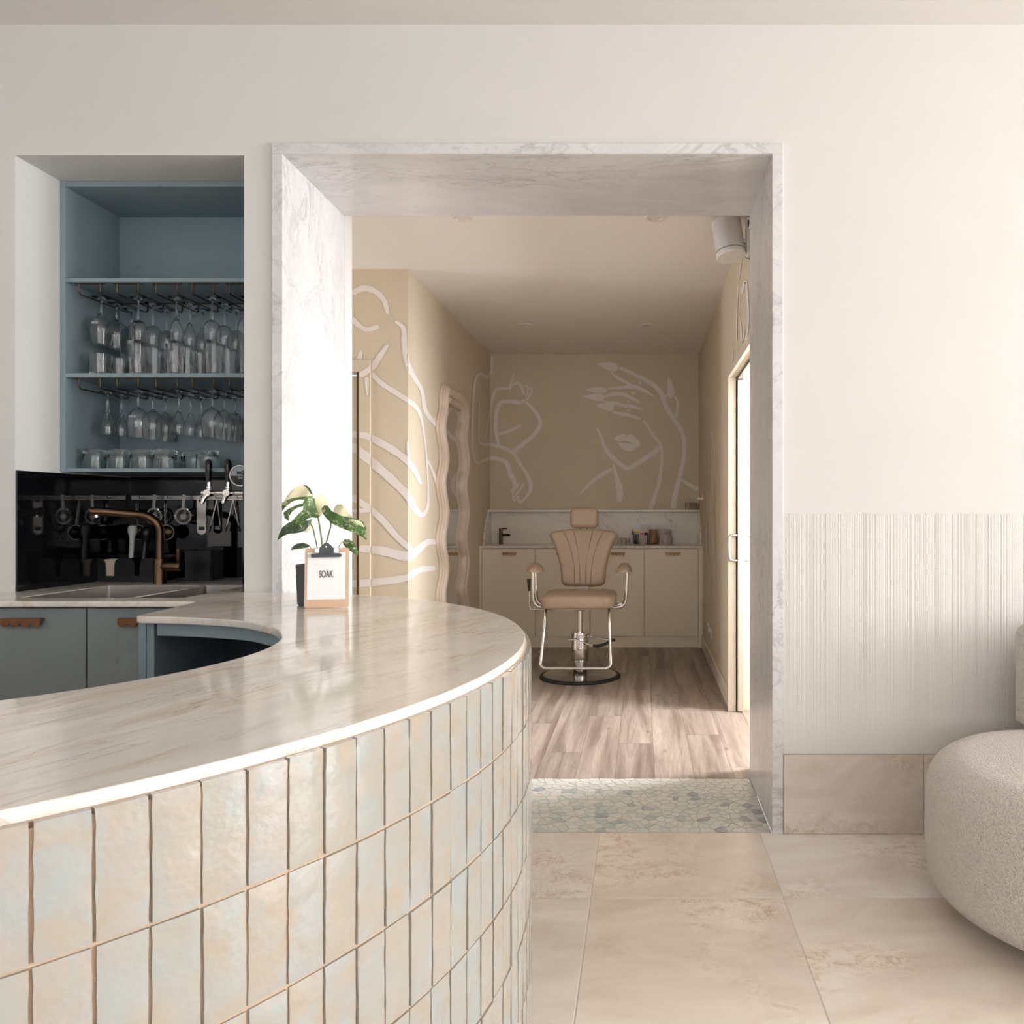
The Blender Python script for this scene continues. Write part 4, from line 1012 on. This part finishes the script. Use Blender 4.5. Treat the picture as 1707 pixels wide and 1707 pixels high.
leaf('leaf', [([(834, 846), (850, 816), (890, 815), (930, 840), (960, 880), (980, 930), (978, 987), (950, 960), (900, 930), (860, 900), (838, 872)], leafg)], 2.50, -.03, 0, .1, (840, 850))
for P, r_ in (([(548, 420, 2.475), (565, 500, 2.49), (600, 660, 2.505), (632, 900, 2.515), (625, 1120, 2.515)], .0026), ([(640, 520, 2.478), (714, 650, 2.49), (690, 780, 2.505), (660, 900, 2.52), (640, 1120, 2.52)], .0024),
              ([(505, 650, 2.545), (538, 705, 2.54), (560, 800, 2.53), (582, 910, 2.52), (600, 1120, 2.52)], .002), ([(842, 848, 2.5), (820, 852, 2.505), (782, 908, 2.51), (660, 1120, 2.51)], .0013), ([(500, 885, 2.52), (512, 890, 2.52), (522, 915, 2.52), (590, 1120, 2.515)], .0013)):
    MB().tube([cp(*q) for q in spline(P, 6)], r_, 8).build('stem', stemm, pot, smooth=60)
# clipboard leaning against the pot
cb = thing('clipboard', (-.988, 2.43, .9), 'small hardboard clipboard with a printed SOAK sheet leaning on the pot', 'clipboard')
Mc = Matrix.Translation((-.987, 2.424, .9008)) @ Matrix.Rotation(math.radians(13), 4, 'Z') @ Matrix.Rotation(math.radians(-5), 4, 'X')
def cpts(poly, y0, y1): return MB().prism(poly, lambda u, v_: Mc @ Vector((u, y0, v_)), lambda u, v_: Mc @ Vector((u, y1, v_)))
cpts(roundrect(-.0655, .0655, 0, .187, .007), .0, .003).build('board', kraft, cb)
sh = cpts([(-.0575, .026), (.0545, .026), (.0545, .172), (-.0575, .172)], -.0012, -.0004).build('paper_sheet', paper, cb)
Mt = Mc @ Matrix.Translation((-.002, -.0015, .104)) @ Matrix.Rotation(H, 4, 'X'); textpart('SOAK', .0305, Mt, ink, sh, xs=.52, bold=.0009)
Mt = Mc @ Matrix.Translation((-.001, -.0015, .086)) @ Matrix.Rotation(H, 4, 'X'); textpart('', .004, Mt, faint, sh) if False else None
cl = cpts([(-.043, .156)] + arc(-.0405, .1635, .006, 225, 90, 5) + arc(.0375, .1635, .006, 90, -90, 5) + [(-.043, .157)], -.009, -.002).build('clip', glossblack, cb)
cpts([(-.022, .170), (.020, .170), (.020, .186), (.012, .195), (.004, .202), (-.006, .202), (-.014, .195), (-.022, .186)], -.011, -.004).build('lever', glossblack, cl)
for u in (-.028, .028): cpts(roundrect(u - .008, u + .007, .172, .186, .004), -.004, -.0005).build('bracket', steel, cl)
for u, v_ in ((-.029, .178), (.027, .178), (-.001, .190)): cpts(arc(u, v_, .0022, 0, 340, 12), -.0125, -.004).build('rivet', chrome, cl)

# ------------------------------------------------------------------ boucle sofa
so = thing('boucle_sofa', (1.7, 2.3, 0), 'cream boucle sofa with a rounded end against the combed plaster wall', 'sofa')
SXC, SYC, SR, SXE = 1.325, 2.272, .462, 2.45
def stad(R, z, n=40):
    P = arc(SXC, SYC, R, 90, 270, n) + [(SXC + (SXE - SXC) * k / 12, SYC - R) for k in range(1, 12)] + arc(SXE, SYC, R, 270, 450, n) + [(SXE - (SXE - SXC) * k / 12, SYC + R) for k in range(1, 12)]
    return [(x, y, z) for x, y in P]
prof = [(.30, .052)] + [(SR - .075 + .075 * math.sin(a), .125 - .075 * math.cos(a)) for a in [H * k / 7 for k in range(1, 8)]] + [(SR + .004, .22), (SR + .003, .30)] + [(SR - .115 + .115 * math.cos(a), .355 + .105 * math.sin(a)) for a in [H * k / 9 for k in range(0, 10)]] + [(SR - .2, .467), (.14, .472)]
m = MB().rings([stad(r, z) for r, z in prof]); m.build('seat', boucle, so, smooth=70)
bp = roundrect(1.312, 2.75, 2.595, 2.775, .07, 8)
rs = []
for d, z in [(.0, .47), (0, .72)] + [(.05 * (1 - math.cos(a)), .765 + .05 * math.sin(a)) for a in [H * k / 6 for k in range(7)]]:
    rs.append([(x, y, z) for x, y in roundrect(1.312 + d, 2.75 - d, 2.60 + d, 2.775 - d, .07 - d * .6, 8)])
MB().rings(rs).build('backrest', boucle, so, smooth=70)
for x, y in ((1.10, 2.02), (1.10, 2.52), (2.6, 2.02), (2.6, 2.52)): MB().lathe([(0, 0), (.018, 0), (.022, .054), (0, .054)], 16, (x, y, 0)).build('leg', rubber, so)
# ------------------------------------------------------------------ treatment room furniture
xs = [-1.419, -.9406, -.4583, .0228, .5008]
names = ['leftmost', 'second from left', 'third from left', 'rightmost']
for i in range(4):
    c = cabinet(xs[i], xs[i + 1], 6.852, 7.33, .1, .8785, f'cream vanity cabinet door unit, {names[i]} behind the salon chair', creamcab, brasshandle, (xs[i] + xs[i + 1]) / 2 + .008, .829, .122, .022, hg=.0035)
struct('trim_2', MB().box(LX + .0005, -1.4195, 6.852, 6.87, 0, .8785), creamcab); struct('trim_3', MB().box(.5013, RX - .0005, 6.852, 6.87, 0, .8785), creamcab)
tag(MB().box(LX + .001, RX - .001, 6.838, 7.338, .879, .90, .002).build('vanity_worktop', ledgemarble), 'pale veined marble vanity worktop behind the salon chair', 'worktop')
sp_ = thing('marble_splashback', (-.45, 7.33, .9), 'pale veined marble splashback with a narrow ledge above the vanity', 'splashback')
MB().box(LX + .016, RX - .016, 7.322, 7.338, .9003, 1.2015).build('rear_panel', ledgemarble, sp_)
MB().box(LX + .001, RX - .001, 7.22, 7.338, 1.2018, 1.222, .0015, 1).build('ledge', ledgemarble, sp_)
prof = spline([(7.0, .9003), (7.02, 1.0), (7.10, 1.10), (7.17, 1.16), (7.2, 1.2012)], 4) + [(7.321, 1.2012), (7.321, .9003)]
for xa, xb in ((LX + .001, LX + .015), (RX - .015, RX - .001)):
    MB().prism(prof, lambda y, z: (xa, y, z), lambda y, z: (xb, y, z)).build('side_panel', ledgemarble, sp_)
# basin tap
bt = thing('basin_tap', U(835, 907, 7.2), 'dark bronze basin tap on the marble vanity', 'tap'); q = U(835, 907.3, 7.2); q.z = .9005
MB().lathe([(0, 0), (.021, 0), (.021, .003), (.0175, .005), (.0175, .150), (0, .152)], 20, q).build('body', darkbronze, bt, smooth=40)
MB().tube([q + Vector((0, 0, .085)), q + Vector((.05, -.03, .088)), q + Vector((.088, -.06, .088)), q + Vector((.09, -.061, .078))], .011, 12).build('spout', darkbronze, bt, smooth=50)
MB().tube([q + Vector((0, 0, .145)), q + Vector((.058, -.012, .147))], .0065, 10).build('lever', darkbronze, bt, smooth=50)
# things on the vanity
IY = 7.20
def at(px): return (px - CX) * IY / F
for k, (px, wh) in enumerate(((1032.4, 'nearest the chair back'), (1039.6, 'middle of the three'), (1047, 'next to the brush box'))):
    t = thing('cosmetic_jar', (at(px), IY, .9), f'small clear cosmetic jar, {wh}', 'jar', 'three small jars on the vanity')
    MB().lathe([(0, 0), (.017, 0), (.0185, .003), (.0185, .045), (.015, .049), (.0145, .049), (.016, .044), (.016, .004), (0, .004)], 20, (at(px), IY, .9005)).build('body', acrylic, t, smooth=40)
    MB().lathe([(0, .005), (.0155, .005), (.0155, .034), (0, .034)], 16, (at(px), IY, .9005)).build('contents', (cotton, white, lilac)[k], t, smooth=40)
    MB().lathe([(0, .0495), (.017, .0495), (.0175, .052), (.0175, .060), (0, .061)], 20, (at(px), IY, .9005)).build('lid', (cotton, lilac, steel)[k], t, smooth=40)
def openbox(t, x, w_, h_, d=.07):
    m = MB(); a, b, y0, y1, z = x - w_ / 2, x + w_ / 2, IY - d / 2, IY + d / 2, .9005; e = .003
    m.box(a, b, y0, y1, z, z + e); m.box(a, a + e, y0, y1, z + e, z + h_); m.box(b - e, b, y0, y1, z + e, z + h_); m.box(a + e, b - e, y0, y0 + e, z + e, z + h_); m.box(a + e, b - e, y1 - e, y1, z + e, z + h_)
    m.build('box', acrylic, t)
random.seed(8); x = at(1060); t = thing('brush_box', (x, IY, .9), 'clear acrylic box of dark brushes and a yellow tool on the vanity', 'box')
openbox(t, x, .066, .10)
for k in range(9):
    dx, dy = random.uniform(-.024, .024), random.uniform(-.024, .024)
    MB().tube([(x + dx * .7, IY + dy * .7, .904), (x + dx, IY + dy, .99 + random.uniform(0, .012))], .0045, 6).build('brush', darkstuff, t)
MB().box(x - .022, x + .034, IY - .02, IY - .006, 1.004, 1.02, .003).build('yellow_tool', yellow, t); MB().box(x - .036, x - .022, IY - .021, IY - .005, .994, 1.024, .002).build('tool_head', blackplastic, t)
MB().tube([(x - .028, IY + .01, .904), (x - .034, IY + .012, 1.05)], .003, 6).build('stick', straw, t)
x = at(1073.5); t = thing('cotton_bud_box', (x, IY, .9), 'clear acrylic box packed with cotton buds and a small red-white packet on top', 'box')
openbox(t, x, .068, .092)
for k in range(12): MB().box(x - .031 + k % 4 * .0155, x - .031 + k % 4 * .0155 + .014, IY - .031 + k // 4 * .021, IY - .031 + k // 4 * .021 + .019, .9045, .985 - .004 * (k % 3), .003).build('bud_bundle', cotton, t)
MB().box(x - .034, x + .005, IY - .02, IY + .02, .994, 1.006, .001, 1).build('packet_base', red, t); MB().box(x - .034, x + .005, IY - .02, IY + .02, 1.006, 1.02, .001, 1).build('packet_top', white, t)
x = at(1077.2); t = thing('pump_bottle', (x, IY + .06, .9), 'small dark pump bottle with white nozzle behind the cotton bud box', 'bottle')
MB().lathe([(0, 0), (.018, 0), (.018, .095), (.010, .108), (0, .108)], 18, (x, IY + .06, .9005)).build('body', darkstuff, t, smooth=40)
MB().lathe([(0, .108), (.011, .108), (.011, .122), (.005, .126), (.005, .15), (0, .15)], 14, (x, IY + .06, .9005)).build('pump', white, t, smooth=40)
x = at(1089.5); t = thing('stick_holder', (x, IY, .9), 'clear holder full of wooden spatula sticks on the vanity', 'holder')
MB().lathe([(0, 0), (.044, 0), (.044, .11), (.042, .11), (.042, .004), (0, .004)], 24, (x, IY, .9005)).build('cup', acrylic, t, smooth=40)
for k in range(26):
    a, r_ = k * 2.4, .036 * math.sqrt((k + .5) / 26); p = Vector((x + r_ * math.cos(a) * .8, IY + r_ * math.sin(a) * .8, .905)); e = Vector((x + r_ * math.cos(a) * 1.15, IY + r_ * math.sin(a) * 1.1, 1.03 + random.uniform(-.006, .014)))
    MB().tube([p, e], .0055, 6).build('stick', straw, t)
x = at(1109.4); t = thing('wax_warmer', (x, IY, .9), 'lilac grey wax warmer with a dial on the vanity', 'wax warmer')
MB().lathe([(0, 0), (.062, 0), (.065, .006), (.065, .05), (.060, .075), (.052, .088), (.052, .097), (.056, .104), (.057, .128), (.053, .136), (0, .138)], 32, (x, IY, .9005)).build('body', lilac, t, smooth=40)
MB().lathe([(0, .006), (.014, .006), (.016, 0), (0, 0)], 18, (x - .002, IY - .0665, .934), My).build('dial', lilac, t, smooth=40)
MB().box(x - .012, x + .012, IY - .060, IY - .056, 1.006, 1.009).build('slot', darkstuff, t)
tag(MB().box((1052 - CX) * IY / F, (1081 - CX) * IY / F, IY - .04, IY - .036, .9002, .9062).build('tray_edge', acrylic), 'thin clear tray edge in front of the brush box', 'tray') if False else None
def outlet(name, lab, centre, axis, grp):
    c = Vector(centre); t = thing(name, c, lab, 'socket', grp)
    def bxx(u0, u1, w0, w1, d0, d1, nm, mt, bev=.001):
        if axis == 'y': MB().box(c.x + u0, c.x + u1, c.y - d1, c.y - d0, c.z + w0, c.z + w1, bev, 1).build(nm, mt, t)
        else: MB().box(c.x - d1, c.x - d0, c.y + u0, c.y + u1, c.z + w0, c.z + w1, bev, 1).build(nm, mt, t)
    bxx(-.057, .057, -.036, .036, 0, .009, 'plate', white, .002)
    for u in (-.028, .028):
        bxx(u - .009, u + .009, .014, .026, .009, .0125, 'switch', white)
        for du, dw in ((-.008, -.008), (.008, -.008), (0, -.02)): bxx(u + du - .0018, u + du + .0018, dw - .004, dw + .004, .009, .0094, 'slot', darkstuff, 0)
outlet('power_socket', 'white double socket on the splashback behind the pump bottle', (at(1076) * 7.32 / IY, 7.3217, 1.045), 'y', 'vanity sockets')
outlet('power_socket', 'white double socket on the splashback behind the wax warmer', (at(1103.5) * 7.32 / IY, 7.3217, 1.045), 'y', 'vanity sockets')
outlet('power_socket', 'white socket low on the right wall, nearer the vanity', (RX - .0005, 6.24, .275), 'x', 'low wall sockets')
outlet('power_socket', 'white socket low on the right wall, nearer the sliding door', (RX - .0005, 6.02, .262), 'x', 'low wall sockets')
t = thing('ledge_box', (.463, 7.285, 1.222), 'small olive-brown box on the right end of the marble ledge', 'box')
MB().box(.408, .518, 7.25, 7.32, 1.2225, 1.286, .002).build('body', plain('olive_card', (.24, .20, .12), .6, var=.05), t)
MB().box(.408, .445, 7.2485, 7.2502, 1.2235, 1.285).build('label_strip', plain('taupe_card', (.36, .31, .25), .6, var=.05), t)
t = thing('wall_hook', (RX, 6.84, 1.3), 'small white L-shaped hook on the right wall above the ledge', 'hook')
MB().box(RX - .006, RX - .0005, 6.82, 6.86, 1.305, 1.365, .001, 1).build('plate', white, t); MB().box(RX - .052, RX - .006, 6.83, 6.85, 1.308, 1.328, .001, 1).build('arm', white, t)

# wavy mirror on the left wall
mr = thing('wavy_mirror', (LX + .03, 5.72, 0), 'tall floor mirror with a wavy sand-coloured double-ridge frame', 'mirror')
def wav(z): return .05 * math.sin(2 * math.pi * (z - .31) / .395)
def outline(d, n=90):
    y0, y1, z0, z1 = 5.44, 6.22, .006, 2.12; P = []
    r = max(.16 - d * .6, .04)
    for i in range(n + 1): z = z0 + d + (z1 - z0 - 2 * d - r) * i / n; P.append((y0 + d + wav(z), z))
    zc = z1 - d - r
    for i in range(1, 8): a = math.pi - H * i / 8; P.append((y0 + d + r + r * math.cos(a) + wav(zc) * (1 - i / 8), zc + r * math.sin(a)))
    for i in range(0, 8): a = H - H * i / 8; P.append((y1 - d - r + r * math.cos(a) + wav(zc) * (i / 8), zc + r * math.sin(a)))
    for i in range(n + 1): z = z1 - d - r - (z1 - z0 - 2 * d - r) * i / n; P.append((y1 - d + wav(z), z))
    return P
prof = [(0, .002), (.0, .016), (.004, .020), (.002, .026), (.005, .036), (.010, .038), (.009, .044), (.022, .056), (.044, .060), (.064, .056), (.076, .045), (.079, .037), (.082, .043), (.094, .050), (.108, .051), (.122, .043), (.132, .028), (.136, .014)]
rs = [[(LX + h_, y, z) for y, z in outline(d)] for d, h_ in prof]
MB().rings(rs, False, False).build('frame', mirrorframe, mr, smooth=50)
q = outline(.135); MB().prism(q, lambda y, z: (LX + .012, y, z), lambda y, z: (LX + .016, y, z)).build('glass', mirrorm, mr)
MB().prism(outline(.004), lambda y, z: (LX + .001, y, z), lambda y, z: (LX + .006, y, z)).build('backing', darkstuff, mr)

# loudspeaker under the ceiling by the right jamb
spk = thing('wall_speaker', (.45, 3.87, 2.46), 'white cylindrical loudspeaker bracketed high beside the right marble jamb', 'speaker')
Ms = Matrix.Translation((.447, 3.87, 2.472)) @ Matrix.Rotation(math.radians(-7), 4, 'Y') @ Matrix.Rotation(math.radians(-9), 4, 'X')
MB().lathe([(0, 0), (.070, 0), (.0745, .004), (.0745, .024), (.073, .026)], 40, (0, 0, 0), Ms).build('end_cap', white, spk, smooth=40)
MB().lathe([(0, .03), (.0735, .03), (.0735, .19), (.068, .196), (0, .196)], 40, (0, 0, 0), Ms).build('body', speakerw, spk, smooth=40)
MB().box(RX - .02, RX - .004, 3.84, 3.90, 2.47, 2.66, .003).build('bracket', white, spk)
MB().tube([(.50, 3.87, 2.55), (RX - .004, 3.87, 2.55)], .012, 10).build('bracket_arm', white, spk)
MB().tube([(.515, 3.85, 2.465), (.53, 3.83, 2.45), (RX - .003, 3.80, 2.452)], .002, 6).build('cable', darkstuff, spk)
se = thing('motion_sensor', (RX, 3.72, 2.55), 'small white sensor with black lens beside the loudspeaker', 'sensor')
MB().lathe([(0, 0), (.024, 0), (.024, .022), (.02, .026), (0, .026)], 20, (RX - .0005, 3.72, 2.585), Matrix.Rotation(-H, 4, 'Y')).build('body', white, se, smooth=40)
MB().lathe([(0, .026), (.018, .026), (.017, .032), (0, .034)], 20, (RX - .0005, 3.72, 2.585), Matrix.Rotation(-H, 4, 'Y')).build('lens', glossblack, se, smooth=40)

for x, y, wh in ((-.923, 6.18, 'rear left, above the wavy mirror side'), (.048, 6.18, 'rear right, above the vanity end'), (-.911, 3.92, 'front left, just behind the marble lintel'), (.067, 3.92, 'front right, just behind the marble lintel')):
    t = thing('downlight', (x, y, RZ - .012), f'round white recessed ceiling downlight, {wh}', 'downlight', 'treatment room downlights')
    MB().lathe([(.036, -.001), (.040, -.008), (.052, -.007), (.056, -.0005), (.036, -.0005)], 32, (x, y, RZ)).build('ring', lensw, t, smooth=40)
    MB().lathe([(0, -.004), (.035, -.0035), (.035, -.0005), (0, -.0005)], 24, (x, y, RZ)).build('lens', lensw, t, smooth=40)

# ------------------------------------------------------------------ salon chair
OX, OY = -.450, 5.647
darkchrome = plain('chrome_reflecting_dark', (.42, .41, .40), .12, 1, var=.03)  # chrome darkened to imitate the dim room it reflects
ch = thing('salon_chair', (OX, OY, 0), 'tan leather hydraulic salon chair with headrest on a round chrome base', 'chair')
def L(x, y, z): return Vector((OX + x, OY + y, z))
MB().lathe([(.262, .001), (.292, .001), (.294, .008), (.290, .016), (.268, .021), (.262, .016)], 64, L(0, 0, 0)).build('base_rim', rubber, ch, smooth=40)
MB().lathe([(0, .002), (.268, .002), (.268, .02), (.25, .026), (.16, .042), (.09, .056), (.07, .066), (0, .066)], 64, L(0, 0, 0)).build('base', darkchrome, ch, smooth=30)
MB().lathe([(0, .06), (.046, .06), (.046, .11), (.061, .115), (.063, .12), (.063, .322), (.061, .326), (0, .328)], 36, L(0, 0, 0)).build('pump_cylinder', chrome, ch, smooth=30)
MB().lathe([(0, .325), (.0185, .325), (.0185, .515), (0, .515)], 24, L(0, 0, 0)).build('piston', chrome, ch, smooth=30)
# seat cushion
rs = []
def seatring(hw, fy, by, r, z, n=8):
    return [L(x, y, z) for x, y in roundrect(-hw, hw, fy, by, r, n)]
for d, z in [(.06, .526), (.02, .524), (.004, .532), (0, .548), (0, .588)] + [(.055 * (1 - math.cos(a)), .588 + .034 * math.sin(a)) for a in [H * k / 6 for k in range(1, 7)]] + [(.12, .628), (.2, .631)]:
    rs.append(seatring(.262 - d, -.285 + d, .215 - d, max(.085 - d * .35, .03), z))
MB().rings(rs).build('seat', leather, ch, smooth=60)
MB().box(OX - .16, OX + .16, OY - .19, OY + .15, .508, .523, .002).build('seat_plate', white, ch)
MB().box(OX - .05, OX + .05, OY - .06, OY + .06, .488, .508, .003).build('mount', darkstuff, ch)
# back cushion, fan shaped
half = [(0, 0), (.06, .001), (.12, .006), (.150, .016), (.163, .034), (.167, .07), (.172, .13), (.186, .20), (.206, .27), (.232, .335), (.250, .37), (.256, .392), (.247, .41), (.222, .421), (.15, .432), (.07, .4375), (0, .4385)]
full = spline([p for p in half], 3); full = full + [(-x, z) for x, z in full[::-1][1:-1]]
back_tilt = math.radians(9)
Mb = Matrix.Translation(L(.008, .19, .636)) @ Matrix.Rotation(-back_tilt, 4, 'X') @ Matrix.Rotation(H, 4, 'X')
bk = puff(full, Mb, .095, .036, 7, .012).build('backrest', leather, ch, smooth=60)
def onback(u, v_): return Mb @ Vector((u, v_, .0475 + .0105 * max(0, 1 - ((u / .25) ** 2 + ((v_ - .25) / .26) ** 2)) ** .5))
for sgn in (-1, 1):
    for P in ([(.148, .41), (.118, .35), (.085, .25), (.066, .14), (.060, .012)], [(.074, .42), (.052, .33), (.030, .21), (.022, .11), (.0215, .008)]):
        MB().tube([onback(sgn * u, v_) for u, v_ in spline(P, 6)], .0016, 5).build('seam', seam, bk)
Mh = Matrix.Translation(L(.010, .272, 1.155)) @ Matrix.Rotation(-math.radians(4), 4, 'X') @ Matrix.Rotation(H, 4, 'X')
puff(roundrect(-.106, .106, -.078, .078, .036, 6), Mh, .095, .032, 7).build('headrest', leather, ch, smooth=60)
m = MB(); m.tube([L(-.02, .265, 1.04), L(-.02, .278, 1.10)], .006, 8); m.tube([L(.03, .265, 1.04), L(.03, .278, 1.10)], .006, 8); m.build('headrest_post', chrome, ch)
MB().box(OX - .04, OX + .045, OY + .17, OY + .185, .56, .70, .002).build('back_bracket', chrome, ch)
# arms
for sgn in (-1, 1):
    m = MB()
    for yy, sh in ((-.11, 0), (.03, .0)):
        e = sgn * (.338 if sgn > 0 else .325)
        P = [L(sgn * .20, yy, .516), L(sgn * .262, yy, .518), L(e - sgn * .028, yy, .53), L(e - sgn * .006, yy, .565), L(e, yy, .62), L(e + sgn * .006, yy + .0, .785)]
        m.tube(spline(P, 6), .0115, 12)
    m.build('arm_tube', chrome, ch, smooth=60)
    xc = sgn * .335
    rs = []
    for k in range(17):
        t_ = k / 16; yy = -.17 + .27 * t_; e = max(.12, (1 - abs(2 * t_ - 1) ** 3.2)) ** .5; zz = .778 + .02 * math.sin(math.pi * t_)
        ring = []
        for a in range(18):
            an = 2 * math.pi * a / 18; c_, s_ = math.cos(an), math.sin(an); ux = .060 * e * c_
            ring.append(L(xc - sgn * .014 + ux, yy, zz + (.036 if s_ > 0 else .008) * s_ * e - 6.5 * (ux + sgn * -.02) ** 2 - sgn * .22 * ux))
        rs.append(ring)
    MB().rings(rs).build('armrest', leather, ch, smooth=60)
# footrest loop
P = [L(-.222, -.20, .516), L(-.225, -.24, .49), L(-.226, -.27, .40), L(-.238, -.36, .19), L(-.238, -.375, .16), L(-.215, -.385, .141), L(-.19, -.386, .138), L(.19, -.386, .138), L(.215, -.385, .141), L(.238, -.375, .16), L(.238, -.36, .19), L(.226, -.27, .40), L(.225, -.24, .49), L(.222, -.20, .516)]
MB().tube(P[:3] + spline(P[3:7], 5) + spline(P[7:11], 5) + P[11:], .0115, 12).build('footrest', chrome, ch, smooth=60)
# recline lever
rl_ = MB().tube(spline([L(-.02, -.04, .50), L(-.10, -.05, .497), L(-.33, -.06, .497), L(-.352, -.06, .505), L(-.357, -.06, .54), L(-.362, -.06, .70)], 4), .0055, 8).build('recline_lever', chrome, ch, smooth=60)
MB().tube([L(-.3615, -.06, .63), L(-.3625, -.06, .66), L(-.3655, -.06, .718)], [.009, .011, .0135], 12).build('lever_grip', rubber, rl_, smooth=50)
# pump pedal
pd = MB().tube([L(-.08, -.07, .278), L(-.03, -.075, .284), L(.09, -.10, .245), L(.12, -.105, .238)], .0055, 8).tube([L(.05, .03, .300), L(.12, -.0, .285), L(.21, -.02, .268)], .0055, 8).build('pump_pedal', chrome, ch, smooth=60)
MB().tube(spline([L(.10, -.10, .242), L(.14, -.10, .242), L(.19, -.075, .252), L(.212, -.05, .262), L(.222, -.03, .270), L(.255, -.03, .272)], 4), .0115, 10).build('pedal_grip', rubber, pd, smooth=60)
MB().lathe([(.0635, .285), (.066, .287), (.066, .31), (.0635, .312)], 30, L(0, 0, 0)).build('collar', chrome, ch, smooth=40)
